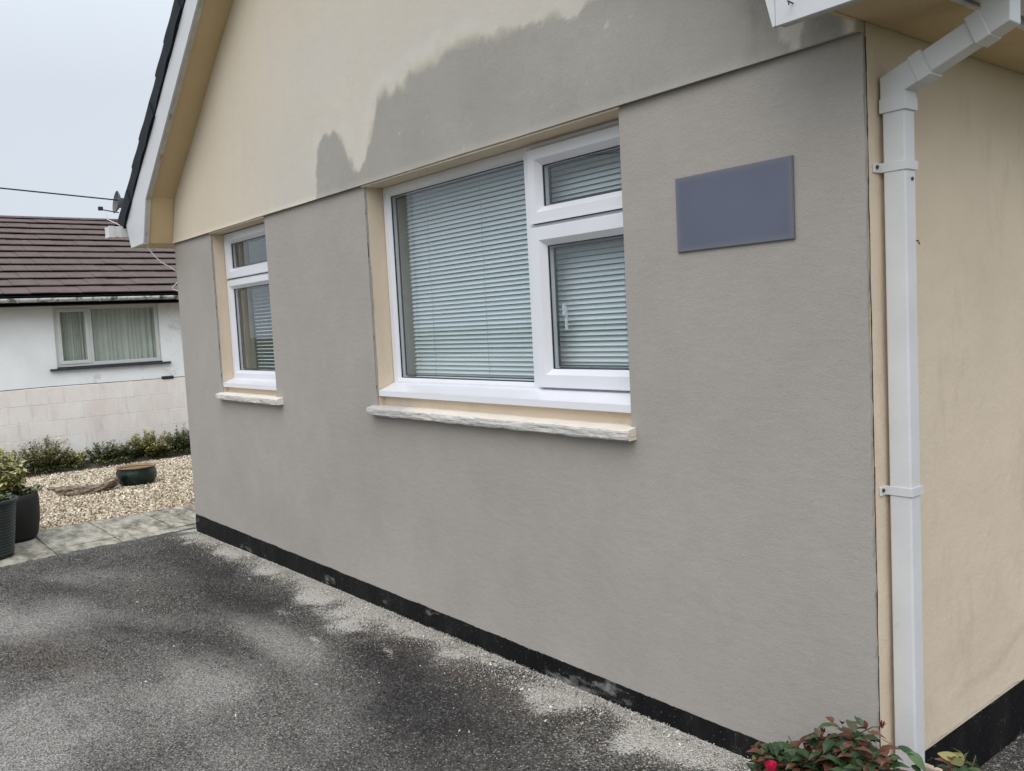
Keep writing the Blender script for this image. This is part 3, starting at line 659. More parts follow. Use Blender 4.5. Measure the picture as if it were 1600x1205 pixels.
# windows -----------------------------------------------------------------
def frame_ring(m, x0, x1, z0, z1, w, y0, y1, slope=0.012):
    """mitred frame with a slanted inner bead"""
    def ring(x, z, d, y): return [(x0+d, y, z0+d), (x1-d, y, z0+d), (x1-d, y, z1-d), (x0+d, y, z1-d)]
    loops = [ring(0,0,0,y1), ring(0,0,0,y0+0.003), ring(0,0,0.003,y0), ring(0,0,w-slope-0.004,y0), ring(0,0,w-0.004,y0+slope*1.1), ring(0,0,w,y0+slope*1.1+0.004), ring(0,0,w,y1)]
    v = [p for l in loops for p in l]; fs = []
    for i in range(len(loops)-1):
        for k in range(4): fs.append((i*4+k, i*4+(k+1)%4, i*4+4+(k+1)%4, i*4+4+k))
    n = (len(loops)-1)*4
    for k in range(4): fs.append((n+k, n+(k+1)%4, (k+1)%4, k))
    return m.add(v, fs)
def glazing(win, x0, x1, z0, z1, y, e=0.004):
    mg = MB().add([(x0, y, z0), (x1, y, z0), (x1, y, z1), (x0, y, z1)], [(0, 1, 2, 3)])
    mg.add([(x0, y+0.02, z0), (x1, y+0.02, z0), (x1, y+0.02, z1), (x0, y+0.02, z1)], [(0, 1, 2, 3)])
    P2(mg, 'pane', 'glass', win)
    k = MB()
    frame_ring(k, x0, x1, z0, z1, e, y-0.003, y+0.003, 0.001)
    frame_ring(k, x0+0.012, x1-0.012, z0+0.010, z1-0.010, 0.006, y+0.016, y+0.024, 0.001)
    P2(k, 'gasket', 'gasket', win)
def P2(mb, name, m, part, **kw):      # sub-part of a part of the bungalow
    o = mb.build(name, m, part, **kw); return o
Y0 = 2.452
def win2():
    m = MB()
    x0, x1 = W2[0]+0.006, W2[1]-0.003
    frame_ring(m, x0, -2.862, 1.225, 2.288, 0.050, Y0+0.004, Y0+0.065)      # fixed light
    frame_ring(m, -2.863, x1, 1.225, 2.2882, 0.030, Y0+0.004, Y0+0.065)
    m.box(-2.862, x1-0.02, Y0+0.0035, Y0+0.06, 1.934, 1.957)                 # transom
    w = P(m, 'window', 'upvc', H)
    w['label'] = 'three-light white window'
    for (a, b, nm) in ((1.955, 2.262, 'top_sash'), (1.258, 1.936, 'casement')):
        s = MB(); frame_ring(s, -2.856, x1-0.012, a, b, 0.078 if nm == 'casement' else 0.068, Y0-0.014, Y0+0.05, 0.020)
        P2(s, nm, 'upvc', w)
    P2(MB().box(-2.84, x1-0.02, Y0-0.004, Y0-0.0005, 1.9500, 1.9545), 'drip_gap', 'gasket', w)
    P2(MB().box(-2.856, x1-0.012, Y0-0.017, Y0-0.0145, 1.952, 1.957), 'drip_bar', 'upvc', w)
    glazing(w, x0+0.050, -2.912, 1.275, 2.238, Y0+0.026)
    glazing(w, -2.788, x1-0.080, 2.023, 2.194, Y0+0.018)
    glazing(w, -2.778, x1-0.090, 1.336, 1.858, Y0+0.018)
    c = MB().prism_y([(0, 0)], 0, 0) if False else MB()
    def cill(m, a, b, zt):
        yf = 2.358
        v = []
        for x in (a, b): v += [(x, Y0+0.05, zt+0.012), (x, Y0+0.0, zt+0.010), (x, yf+0.02, zt-0.018), (x, yf, zt-0.024), (x, yf, zt-0.052), (x, yf+0.012, zt-0.056), (x, Y0+0.05, zt-0.05)]
        n = 7; fs = [tuple(range(n)), tuple(range(2*n-1, n-1, -1))]+[(i, (i+1)%n, (i+1)%n+n, i+n) for i in range(n)]
        m.add(v, fs)
    cill(c, W2[0]+0.004, W2[1]-0.002, 1.238); P2(c, 'cill', 'upvc', w)
    h = MB().box(-2.744, -2.736, Y0+0.05, Y0+0.062, 1.56, 1.61).box(-2.745, -2.735, Y0+0.062, Y0+0.070, 1.50, 1.60)
    P2(h, 'handle', 'upvc', w)
    # window 1
    m = MB(); x0, x1 = W1[0]+0.004, W1[1]-0.003
    frame_ring(m, x0, x1, 1.225, 2.288, 0.030, Y0+0.004, Y0+0.065)
    m.box(x0+0.02, x1-0.02, Y0+0.0035, Y0+0.06, 1.940, 1.962)
    w = P(m, 'window', 'upvc', H); w['label'] = 'narrow two-light white window'
    for (a, b, nm, ww) in ((1.960, 2.283, 'top_sash', 0.072), (1.230, 1.944, 'casement', 0.060)):
        s = MB(); frame_ring(s, x0+0.004, x1-0.006, a, b, ww, Y0-0.012, Y0+0.05, 0.018); P2(s, nm, 'upvc', w)
    glazing(w, x0+0.078, x1-0.080, 2.033, 2.21, Y0+0.018); glazing(w, x0+0.066, x1-0.068, 1.29, 1.883, Y0+0.018)
    P2(MB().box(x0+0.02, x1-0.02, Y0-0.003, Y0-0.0005, 1.955, 1.959), 'drip_gap', 'gasket', w)
    c = MB(); cill(c, W1[0]+0.003, W1[1]-0.002, 1.228); P2(c, 'cill', 'upvc', w)
# parts of a part are authored in world coords; parent's own frame is world, so identity works
win2()
# old stone sills
def old_sill(x0, x1, wear_side):
    n = 90; V = []; F = []
    prof = [(YW+0.11, 1.139), (YW-0.0, 1.134), (YW-0.030, 1.130), (YW-0.047, 1.125), (YW-0.050, 1.119), (YW-0.051, 1.106), (YW-0.0505, 1.093), (YW-0.046, 1.087), (YW-0.02, 1.088), (YW+0.11, 1.090)]
    for i in range(n+1):
        x = x0+(x1-x0)*i/n
        for k, (y, z) in enumerate(prof):
            e = 0.0028 if 2 <= k <= 7 else 0
            nv = noise.noise(Vector((x*9, k*1.7, 0)))+0.6*noise.noise(Vector((x*34, k*1.7, 5)))
            endr = 0.006*max(0, 1-min(i, n-i)/1.5) if 2 <= k <= 7 else 0
            V.append((x, y+e*nv+endr, z+e*0.8*nv))
    K = len(prof)
    for i in range(n):
        for k in range(K): F.append((i*K+k, (i+1)*K+k, (i+1)*K+(k+1)%K, i*K+(k+1)%K))
    F += [tuple(range(K)), tuple(range((n+1)*K-1, n*K-1, -1))]
    mb = MB().add(V, F); o = P(mb, 'stone_sill', 'sill', H)
    a = o.data.attributes.new('wear', 'FLOAT', 'POINT')
    vals = []
    for v in V:
        w = 0
        if wear_side: w = max(0, min(1, 2.2-(v[0]-x0)/0.22+noise.noise(Vector((v[0]*10, v[1]*20, 0)))))*0.8
        if not wear_side: w = 0
        vals.append(w if v[1] > YW-0.052 else w)
    a.data.foreach_set('value', vals)
old_sill(-4.125, -2.205, True); old_sill(-6.35, -5.27, False)
P(MB().box(W2[0], W2[1], YW+0.045, YW+0.27, 1.12, 1.188), 'sub_cill_band', 'cream', H)
P(MB().box(W1[0], W1[1], YW+0.045, YW+0.27, 1.12, 1.178), 'sub_cill_band', 'cream', H)

# roof edge ------------------------------------------------------------------
APX = -4.205
def mir(p): return (2*APX-p[0], p[1])
outerL = [(-7.44, 2.292), (-7.53, 2.490), (-7.30, 2.66), (-6.548, 3.195), (APX, 4.885)]
innerL = [(APX, 4.72), (-6.974, 2.616), (-7.11, 2.299)]
P(MB().prism_y(outerL+innerL, 2.11, 2.1245), 'bargeboard', 'board', H, bevel=0.002)
inset = [(APX, 4.71), (-6.970, 2.606), (-7.112, 2.289)]
edgeL = [(APX, 4.72), (-6.974, 2.616), (-7.11, 2.299)]
# flaking lower edge of the board: its own strip of timber
m = MB()
ring = edgeL+[(-7.125, 2.296), (-6.99, 2.619), (APX, 4.738)]
m.prism_y([(APX, 4.7195), (-6.9738, 2.6155), (-7.1098, 2.2985), (-7.135, 2.2985), (-6.998, 2.62), (APX, 4.742)], 2.1252, 2.152)
P(m, 'board_edge', 'board_edge', H)
P(MB().prism_y([(-7.435, 2.289), (-7.11, 2.294), (-7.11, 2.300), (-7.435, 2.295)], 2.104, 2.15), 'board_edge', 'board_edge', H)
innerR = [mir((APX, 4.72)), (-1.4385, 2.616), (-1.412, 2.306)]
outerR = [(-0.975, 2.306), mir((-7.53, 2.490)), mir((-7.30, 2.66)), mir((-6.548, 3.195)), mir((APX, 4.885))]
P(MB().prism_y([(-1.408, 2.306), (-0.975, 2.306), mir((-7.53, 2.490)), mir((-7.30, 2.66)), mir((-6.548, 3.195)), (APX, 4.885), (APX, 4.72), (-1.62, 2.75), (-1.408, 2.60)], 2.11, 2.1245), 'bargeboard', 'board', H, bevel=0.0015)
P(MB().prism_y([(-1.4095, 2.308), (-1.4095, 2.60), (-1.62, 2.75), (-1.56, 2.66), (-1.448, 2.42), (-1.418, 2.306)], 2.1105, 2.1245), 'box_end', 'board', H, bevel=0.001)
P(MB().box(-1.405, -1.0, 2.125, 2.150, 2.309, 2.335), 'board_edge', 'board_edge', H)
P(MB().tube([(-1.353, 2.085, 2.352), (-1.353, 2.112, 2.350)], 0.0022, 6).tube([(-1.353, 2.086, 2.352), (-1.349, 2.083, 2.348), (-1.348, 2.084, 2.340)], 0.002, 6), 'hook', 'metal_dark', H)
# sloping soffits under the gable overhang
def soffit_strip(poly, y0, y1, t=0.012):
    m = MB()
    for (a, b) in zip(poly[:-1], poly[1:]):
        dx, dz = b[0]-a[0], b[1]-a[1]; L = math.hypot(dx, dz); nx_, nz = -dz/L*t, dx/L*t
        if nz < 0: nx_, nz = -nx_, -nz
        if abs(dz) > 2*abs(dx): nx_, nz = (-t if a[0] < APX else t), 0
        m.add([(a[0], y0, a[1]), (b[0], y0, b[1]), (b[0]+nx_, y0, b[1]+nz), (a[0]+nx_, y0, a[1]+nz), (a[0], y1, a[1]), (b[0], y1, b[1]), (b[0]+nx_, y1, b[1]+nz), (a[0]+nx_, y1, a[1]+nz)],
              [(0,3,2,1),(4,5,6,7),(0,1,5,4),(1,2,6,5),(2,3,7,6),(3,0,4,7)])
    return m
P(soffit_strip([(-7.12, 2.300), (-6.982, 2.632), (APX, 4.735)], 2.1525, YW+0.06), 'soffit', 'soffit', H)
P(soffit_strip([(APX, 4.735), (-1.448, 2.64), (-1.30, 2.34)], 2.1525, YW+0.06), 'soffit', 'soffit', H)
P(MB().box(-7.46, -7.12, 2.1525, 9.6, 2.300, 2.312), 'soffit', 'soffit', H)
P(MB().box(-1.285, -1.066, 2.1525, 9.6, 2.326, 2.338), 'soffit', 'soffit', H)
P(MB().box(-1.300, -1.286, 2.1525, YW-0.03, 2.324, 2.339), 'soffit', 'soffit', H)
P(MB().box(-1.0655, -1.048, 2.126, 9.6, 2.318, 2.50), 'fascia', 'board', H)
P(MB().box(-7.479, -7.461, 2.126, 9.6, 2.296, 2.47), 'fascia', 'board', H)
# verge tiles, course upon course along the rake
def verge(side):
    root_ = P(MB().prism_y([p if side < 0 else mir(p) for p in [(-7.53, 2.50), (-7.60, 2.53), (APX, 4.985), (APX, 4.90)]], 2.118, 9.6), 'roof', 'verge', H)
    th = math.atan(0.72); c, s = math.cos(th), math.sin(th)
    L = (APX+7.62)/c; step = 0.30; base = None; k = 0
    # one tile: a lapped wedge, 0.36 long
    n = 9; v = []
    for i in range(n+1):
        t = i/n; a = -0.02+0.38*t
        nb, ntp = 0.0, 0.148-0.016*t+0.003*math.sin(t*9)
        v += [(a*c-nb*s, -0.010+0.004*math.sin(t*7), a*s+nb*c), (a*c-ntp*s, -0.005, a*s+ntp*c), (a*c-(ntp+0.012)*s, 0.02, a*s+(ntp+0.012)*c), (a*c-ntp*s, 0.42, a*s+ntp*c), (a*c, 0.42, a*s)]
    fs = []
    for i in range(n):
        for q in range(5): fs.append((i*5+q, (i+1)*5+q, (i+1)*5+(q+1)%5, i*5+(q+1)%5))
    fs += [(0, 1, 2, 3, 4), tuple(n*5+q for q in (4, 3, 2, 1, 0))]
    if side > 0: v = [(-a, b, d) for a, b, d in v]
    me = bpy.data.meshes.new('verge_tile'); me.from_pydata(v, [], fs); me.materials.append(MT['verge'])
    while k*step < L-0.1:
        x = -7.655+k*step*c+0.05; z = 2.5+0.72*(x+7.515)+0.012*((k*7) % 3-1)*0.4
        o = bpy.data.objects.new('verge_tile', me); COL.objects.link(o); o.parent = root_
        o.location = ((x if side < 0 else 2*APX-x), 2.10+0.004*((k*5) % 3), z); o.rotation_euler = (0, random.uniform(-0.02, 0.02), 0); k += 1
verge(-1); verge(1)
# gutters (square section, open on top)
def gutter(x0, x1, y0, y1, z0, z1, name='gutter'):
    m = MB(); t = 0.003
    m.box(x0, x1, y0, y1, z0, z0+t); m.box(x0, x0+t, y0, y1, z0+t, z1); m.box(x1-t, x1, y0, y1, z0+t, z1)
    m.box(x0+t, x1-t, y0, y0+t, z0+t, z1-0.004)
    g_ = P(m, name, 'pvc_old', H)
    for (yy, w) in ((y0-0.004, 0.045), (y0+0.07, 0.03)):
        P2(MB().box(x0-0.004, x1+0.004, yy, yy+w, z0-0.004, z0-0.0005).box(x0-0.004, x0-0.0005, yy, yy+w, z0-0.0005, z1+0.002).box(x1+0.0005, x1+0.004, yy, yy+w, z0-0.0005, z1+0.002), 'gutter_clip', 'pvc_old', g_)
    return g_
gutter(-7.665, -7.560, 1.985, 9.6, 2.395, 2.480)
gutR = gutter(-1.034, -0.925, 2.05, 9.6, 2.335, 2.42)
P2(MB().box(-1.040, -0.919, 2.395, 2.575, 2.322, 2.423), 'gutter_outlet', 'pvc_old', gutR, bevel=0.004)
# left-hand downpipe shoe glimpsed under the far eaves
P(MB().tube([(-7.47, 2.80, 2.41), (-7.30, 2.62, 2.30), (-7.175, 2.47, 2.20), (-7.175, 2.47, 0.1)], 0.030, 12), 'downpipe', 'pvc_old', H, bevel=0)

# downpipe, 65 mm square
def sq_tube(m, path, w, d, y):
    """square pipe running in the plane y; path of (x,z)"""
    pts = [Vector((a, 0, b)) for a, b in path]; V = []
    for i, p in enumerate(pts):
        if i == 0: t = (pts[1]-p).normalized(); sc = 1
        elif i == len(pts)-1: t = (p-pts[i-1]).normalized(); sc = 1
        else:
            t1, t2 = (p-pts[i-1]).normalized(), (pts[i+1]-p).normalized(); t = (t1+t2).normalized(); sc = 1/max(0.3, t.dot(t1))
        nrm = Vector((-t.z, 0, t.x))*sc*w/2
        for s_, yy in ((1, y), (1, y+d), (-1, y+d), (-1, y)):
            q = p+nrm*s_; V.append((q.x, yy, q.z))
    F = []
    for i in range(len(pts)-1):
        for k in range(4): F.append((i*4+k, i*4+(k+1)%4, i*4+4+(k+1)%4, i*4+4+k))
    F += [(3, 2, 1, 0), tuple((len(pts)-1)*4+k for k in range(4))]
    return m.add(V, F)
cxp = -1.2445
dp = P(sq_tube(MB(), [(cxp, 0.12), (cxp, 2.10)], 0.065, 0.058, 2.420), 'downpipe', 'pvc_old', H, bevel=0.005)
dp['label'] = 'square white downpipe'
A = (-1.222, 2.163); B = (-0.972, 2.262)
P2(sq_tube(MB(), [(-1.19, 2.1757), (-0.98, 2.2589)], 0.065, 0.058, 2.420), 'offset_pipe', 'pvc_old', dp, bevel=0.004)
P2(sq_tube(MB(), [(cxp, 2.082), (cxp, 2.154), (-1.158, 2.1884)], 0.072, 0.066, 2.416), 'elbow', 'pvc_old', dp, bevel=0.003)
P2(sq_tube(MB(), [(cxp, 2.079), (cxp, 2.118)], 0.077, 0.071, 2.4135), 'collar', 'pvc_old', dp, bevel=0.002)
P2(sq_tube(MB(), [(-1.186, 2.1773), (-1.150, 2.1916)], 0.077, 0.071, 2.4135), 'collar', 'pvc_old', dp, bevel=0.002)
P2(sq_tube(MB(), [(-1.030, 2.239), (-0.972, 2.262), (-0.972, 2.345)], 0.072, 0.066, 2.416), 'elbow', 'pvc_old', dp, bevel=0.003)
P2(sq_tube(MB(), [(-1.034, 2.2375), (-0.998, 2.2518)], 0.077, 0.071, 2.4135), 'collar', 'pvc_old', dp, bevel=0.002)
for zb in (1.928, 1.000):
    b = MB().box(cxp-0.036, cxp+0.0365, 2.4165, 2.4195, zb-0.013, zb+0.013).box(cxp+0.0335, cxp+0.0365, 2.4195, 2.485, zb-0.013, zb+0.013)
    b.box(-1.2895, -1.2845, 2.385, 2.42, zb-0.013, zb+0.013).box(-1.2845, cxp-0.036, 2.4165, 2.4205, zb-0.014, zb+0.014)
    br = P2(b, 'bracket', 'pvc_old', dp, bevel=0.001)
    P2(MB().tube([(-1.286, 2.398, zb+0.002), (-1.280, 2.398, zb+0.002)], 0.0055, 10), 'screw', 'metal_dark', dp)
P2(MB().tube([(cxp+0.0325, 2.455, 1.89), (cxp+0.036, 2.455, 1.89)], 0.005, 10), 'screw', 'metal_dark', dp)
P2(MB().tube([(-1.031, 2.4135, 2.2), (-1.031, 2.4120, 2.2)], 0.001, 6), 'screw', 'metal_dark', dp)
P(MB().tube([(-1.292, 2.604, 1.724), (-1.270, 2.604, 1.726), (-1.268, 2.609, 1.715)], 0.0022, 6), 'hook', 'metal_dark', H)
P(crack(0, 1.60, 1.70, 0.0012, 8.0, 0), 'nail_scar', 'dark', H).matrix_world = Matrix.Translation((-1.2875, 2.601, 0)) @ Matrix.Rotation(R(90), 4, 'Z')
P(MB().box(-1.29, -1.16, 2.375, 2.392, 0.02, 0.160).box(-1.29, -1.172, 2.50, 2.52, 0.02, 0.155).box(-1.172, -1.150, 2.392, 2.52, 0.02, 0.160), 'drain_gully', 'gully', H, bevel=0.005)

# ------------------------------------------------------------------ blinds
def blind(x0, x1, z0, z1, pitch, tilt, y, label, width=0.025, pw=0.0):
    root_ = empty('venetian_blind', ((x0+x1)/2, y, z0), label, 'blind')
    n = 5; prof = []
    for i in range(n+1):
        t = (i/n-0.5); prof.append((t*width, 0.0035*(1-4*t*t)))
    c, s = math.cos(tilt), math.sin(tilt)
    hx = (x1-x0)/2; V = []; F = []
    for x in (-hx, hx):
        for (a, h) in prof: V.append((x, a*c+h*s, a*s*1.0-h*0+h*c))
    for i in range(n): F.append((i, n+1+i, n+2+i, i+1))
    me = bpy.data.meshes.new('slat'); me.from_pydata(V, [], F); me.materials.append(MT['slat']); me.polygons.foreach_set('use_smooth', [True]*n)
    z = z0+0.02; k = 0
    while z < z1-0.03:
        o = bpy.data.objects.new('slat', me); COL.objects.link(o); o.parent = root_
        o.location = (random.uniform(-0.001, 0.001), 0, z-z0+random.uniform(-0.0008, 0.0008)); o.rotation_euler = (random.uniform(-0.035, 0.035), random.uniform(-0.0006, 0.0006), 0)
        z += pitch; k += 1
    P(MB().box(x0, x1, y-0.014, y+0.014, z1-0.027, z1), 'head_rail', 'slat', root_)
    P(MB().box(x0, x1, y-0.012, y+0.012, z0-0.004, z0+0.006), 'bottom_rail', 'slat', root_)
    for fx in (0.12, 0.38, 0.64, 0.9):
        xx = x0+(x1-x0)*fx
        P(MB().tube([(xx, y-0.0145, z0), (xx, y-0.0145, z1-0.02)], 0.0009, 5), 'ladder_cord', 'cord', root_)
blind(-4.025, -2.255, 1.262, 2.283, 0.0222, R(53), 2.575, 'pale venetian blind closed across the large three-light window')
blind(-6.21, -5.40, 1.262, 2.00, 0.026, R(12), 2.60, 'pale venetian blind with open slats behind the narrow far window')
P(MB().box(-5.80, -5.755, 2.66, 2.68, 1.5, 1.99), 'inner_post', 'slat', H)

# ------------------------------------------------------------------ plaque
def plaque():
    root_ = empty('wall_plaque', (-1.745, YW, 1.876), 'plain blue-grey rectangular plaque on grey render beside the large window', 'sign')
    x0, x1, z0, z1 = -1.972, -1.518, 1.752, 2.002
    P(MB().box(x0, x1, YW-0.008, YW-0.001, z0, z1), 'board', plain('plaque_back', (0.15, 0.15, 0.17), 0.6, 0.05), root_, bevel=0.002)
    nx, nz = 60, 36; V = []; F = []; A_ = []
    for j in range(nz+1):
        for i in range(nx+1):
            x = x0+0.003+(x1-x0-0.006)*i/nx; z = z0+0.003+(z1-z0-0.006)*j/nz; V.append((x, YW-0.0088, z))
            d = min(x-x0, x1-x, z-z0, z1-z); A_.append(1-min(1, max(0, d/0.022))**0.6)
    for j in range(nz):
        for i in range(nx): F.append((j*(nx+1)+i, j*(nx+1)+i+1, (j+1)*(nx+1)+i+1, (j+1)*(nx+1)+i))
    o = P(MB().add(V, F), 'printed_face', 'sign', root_)
    a = o.data.attributes.new('fade', 'FLOAT', 'POINT'); a.data.foreach_set('value', A_)
plaque()

# ------------------------------------------------------------------ neighbour: boundary wall of blocks
BW = empty('boundary_wall', (-12.95, 2.5, -0.15), 'low garden wall of pinkish painted blocks behind the shrubs', 'wall')
P(MB().box(-12.985, -12.902, -16.0, 9.0, -0.30, 0.968), 'wall_core', 'mortar', BW)
me_full = None
for c in range(5):
    zt = 0.978-0.2235*c; zb = zt-0.2205
    off = (0.0 if c % 2 == 0 else 0.225)+0.04
    y = -1.45+off-0.45
    while y < 7.2:
        a, b = y+0.0015, y+0.4485
        m = MB().box(-12.99, -12.90+random.uniform(-0.0012, 0.0012), a, b, zb, zt)
        o = P(m, 'block', 'block', BW, bevel=0.004); y += 0.45
o = P(MB().box(-12.99, -12.90, -16.0, -1.9, -0.14, 0.978).box(-12.99, -12.90, 7.3, 9.0, -0.14, 0.978), 'blockwork', 'block', BW); o['kind'] = 'stuff'
# cable lying on the wall with its joint box
cb = empty('outdoor_cable', (-12.93, 4.0, 0.98), 'thin black cable with a small junction box lying along garden wall top', 'cable')
P(MB().tube([(-12.905, y, 0.984+0.004*math.sin(y*3)) for y in np.arange(-3.8, 8.8, 0.15)], 0.005, 6), 'cord', 'cable_black', cb)
P(MB().box(-12.94, -12.885, 3.93, 4.10, 0.966, 1.012), 'junction_box', 'cable_black', cb, bevel=0.015)

# neighbour's house
NH = empty('neighbour_house', (-13.9, 2.5, 0), 'white rendered house with brown tiled roof beyond the garden wall', 'house')
NX = -13.9; NW = (2.79, 4.26, 1.20, 2.10)
m = MB()
for (a, b, z0, z1) in ((1.5, NW[0], -0.4, 2.26), (NW[1], 10, -0.4, 2.26), (NW[0], NW[1], -0.4, NW[2]), (NW[0], NW[1], NW[3], 2.26)): m.box(NX-0.25, NX, a, b, z0, z1)
P(m, 'wall', 'whitewall', NH)
P(MB().box(-20.6, NX-0.25, 1.5, 1.7, -0.4, 2.3).box(-20.6, NX-0.25, 9.8, 10, -0.4, 2.3).box(-20.8, -20.6, 1.5, 10, -0.4, 2.3), 'outer_walls', 'whitewall', NH)
nw = MB()
def ring_x(m, x0, x1, y0, y1, z0, z1, w):
    m.box(x0, x1, y0, y1, z0, z0+w); m.box(x0, x1, y0, y1, z1-w, z1); m.box(x0, x1, y0, y0+w, z0+w, z1-w); m.box(x0, x1, y1-w, y1, z0+w, z1-w)
ring_x(nw, NX-0.07, NX-0.03, NW[0]+0.004, NW[1]-0.004, NW[2]+0.01, NW[3]-0.004, 0.055)
nw.box(NX-0.068, NX-0.032, 3.245, 3.305, NW[2]+0.065, NW[3]-0.06)
nwo = P(nw, 'window', 'nb_frame', NH, bevel=0.004)
s = MB(); ring_x(s, NX-0.05, NX-0.018, NW[0]+0.045, 3.26, NW[2]+0.05, NW[3]-0.045, 0.05); P2(s, 'casement', 'nb_frame', nwo, bevel=0.004)
P2(MB().add([(NX-0.04, 2.885, 1.30), (NX-0.04, 3.21, 1.30), (NX-0.04, 3.21, 2.005), (NX-0.04, 2.885, 2.005)], [(0,1,2,3)]).add([(NX-0.05, 3.305, 1.26), (NX-0.05, 4.205, 1.26), (NX-0.05, 4.205, 2.04), (NX-0.05, 3.305, 2.04)], [(0,1,2,3)]), 'pane', 'glass', nwo)
P2(MB().box(NX-0.03, NX+0.06, NW[0]-0.10, NW[1]+0.12, 1.165, 1.195).box(NX-0.03, NX+0.03, NW[0], NW[1], 1.195, 1.215), 'sill', 'sill_slate', nwo, bevel=0.004)
# its curtains
def curtain(y0, y1, label):
    n = 90; V = []; F = []
    for i in range(n+1):
        y = y0+(y1-y0)*i/n; d = 0.022*math.sin(i*0.95+1.5*math.sin(i*0.21))+0.01*math.sin(i*2.3)
        V += [(NX-0.16+d, y, 1.17), (NX-0.16+d*0.7, y, 2.14)]
    for i in range(n): F.append((2*i, 2*i+2, 2*i+3, 2*i+1))
    o = MB().add(V, F).build('curtain', 'curtain', smooth=True); tag(o, label, 'curtain')
curtain(2.80, 3.27, 'pale green net curtain in the narrow left light of the neighbour\'s window')
curtain(3.28, 4.25, 'pale green net curtain in the wide right light of the neighbour\'s window')
P(MB().box(-16, NX-0.26, 2.2, 4.9, 0.9, 0.92).box(-15.5, -15.4, 2.2, 4.9, 0.9, 2.3), 'room', 'room', NH)
# roof
PT = R(22); ct, st_ = math.cos(PT), math.sin(PT); EX, EZ = -13.58, 2.240; RL = 4.13
rf = P(MB().prism_y([(EX-0.02, EZ-0.075), (EX-0.02, EZ-0.012), (EX-RL*ct, EZ+RL*st_-0.012), (EX-2*RL*ct, EZ-0.012), (EX-2*RL*ct, EZ-0.075)], 1.32, 10.2), 'roof', 'fascia_black', NH)
rf['label'] = 'brown interlocking tiled roof'
def tile_mesh(w):
    L = RL/12+0.055
    V = [];
    for (a, h) in ((0, 0.036), (0, 0.046), (0.004, 0.049), (L, 0.004), (L, -0.008)):
        for y in (0.003, w-0.003): V.append((-(a*ct)-h*st_*-1*0+0, y, a*st_+h))
    F = [(0,1,3,2),(2,3,5,4),(4,5,7,6),(6,7,9,8),(0,2,4,6,8),(9,7,5,3,1)]
    me = bpy.data.meshes.new('roof_tile'); me.from_pydata(V, [], F); me.materials.append(MT['tile']); return me
tme = tile_mesh(0.33)
rest = MB()
for r_ in range(12):
    a = r_*RL/12*0.992; x = EX+0.03-a*ct; z = EZ-0.01+a*st_
    off = 0 if r_ % 2 else 0.165
    for k in range(-48, 32):
        y = k*0.33+off
        if 1.3 < y < 6.9:
            o = bpy.data.objects.new('roof_tile', tme); COL.objects.link(o); o.parent = rf; o.location = (x, y, z+random.uniform(-0.003, 0.003))
            o.rotation_euler = (random.uniform(-0.004, 0.004), random.uniform(-0.006, 0.006), random.uniform(-0.004, 0.004))
        elif 1.3 < y < 9.8:
            rest.add([(v.co.x+x, v.co.y+y, v.co.z+z) for v in tme.vertices], [tuple(p.vertices) for p in tme.polygons])
o = rest.build('roof_tiles', 'tile', rf); o['kind'] = 'stuff'
for k in range(3, 23):
    y = k*0.45
    V = []; F = []
    for yy in (y+0.003, y+0.447+0.0):
        for q in range(7):
            t = math.pi*(0.12+0.76*q/6); V.append((EX-RL*ct+0.13*math.cos(t), yy, EZ+RL*st_-0.035+0.075*math.sin(t)))
    for q in range(6): F.append((q, q+7, q+8, q+1))
    F.append(tuple(range(7))[::-1]); F.append(tuple(range(7, 14)))
    MB().add(V, F).build('ridge_tile', 'tile', rf)
P(MB().box(NX+0.005, EX-0.02, 1.4, 10, 2.10, 2.13).box(EX-0.035, EX-0.02, 1.4, 10, 2.085, 2.22), 'fascia', 'fascia_black', NH)
gx = EX+0.035
gm = MB()
V = []; F = []
for y in (1.35, 10):
    for q in range(9):
        t = math.pi+math.pi*q/8; V.append((gx+0.055*math.cos(t), y, 2.195+0.05*math.sin(t)))
for q in range(8): F.append((q, q+1, q+10, q+9))
gm.add(V, F)
gg = P(gm, 'gutter', 'gutter_dirty', NH, smooth=True)
sol = gg.modifiers.new('thickness', 'SOLIDIFY'); sol.thickness = 0.004
for y in (1.6, 2.3, 3.35, 4.45, 5.6):
    P2(MB().tube([(gx+0.06*math.cos(math.pi+math.pi*q/8), y, 2.195+0.056*math.sin(math.pi+math.pi*q/8)) for q in range(9)], 0.009, 6), 'gutter_bracket', 'gutter_dirty', gg)

# satellite dish on the neighbour's ridge
D = empty('satellite_dish', (-17.3, 4.85, 3.80), 'small grey satellite dish seen edge-on above the brown roof ridge', 'satellite dish')
V = []; F = []; nr, na = 5, 20
for i in range(nr+1):
    r_ = 0.215*i/nr
    for k in range(na):
        t = 2*math.pi*k/na; V.append((r_*math.cos(t)*0.9, 0.09*(1-(r_/0.215)**2)-0.02, r_*math.sin(t)))
for i in range(nr):
    for k in range(na): F.append((i*na+k, i*na+(k+1)%na, (i+1)*na+(k+1)%na, (i+1)*na+k))
rot = Matrix.Rotation(R(0), 3, 'Z') @ Matrix.Rotation(R(-10), 3, 'X')
V = [tuple(rot @ Vector(v)+Vector((-17.3, 4.72, 4.12))) for v in V]
o = P(MB().add(V, F), 'reflector', 'dish', D); so_ = o.modifiers.new('t', 'SOLIDIFY'); so_.thickness = 0.006
P(MB().tube([(-17.3, 4.74, 3.93), (-17.28, 4.45, 3.97)], 0.011, 6), 'arm', 'dish', D)
P(MB().box(-17.31, -17.25, 4.38, 4.46, 3.955, 4.025), 'receiver', 'cable_black', D, bevel=0.01)
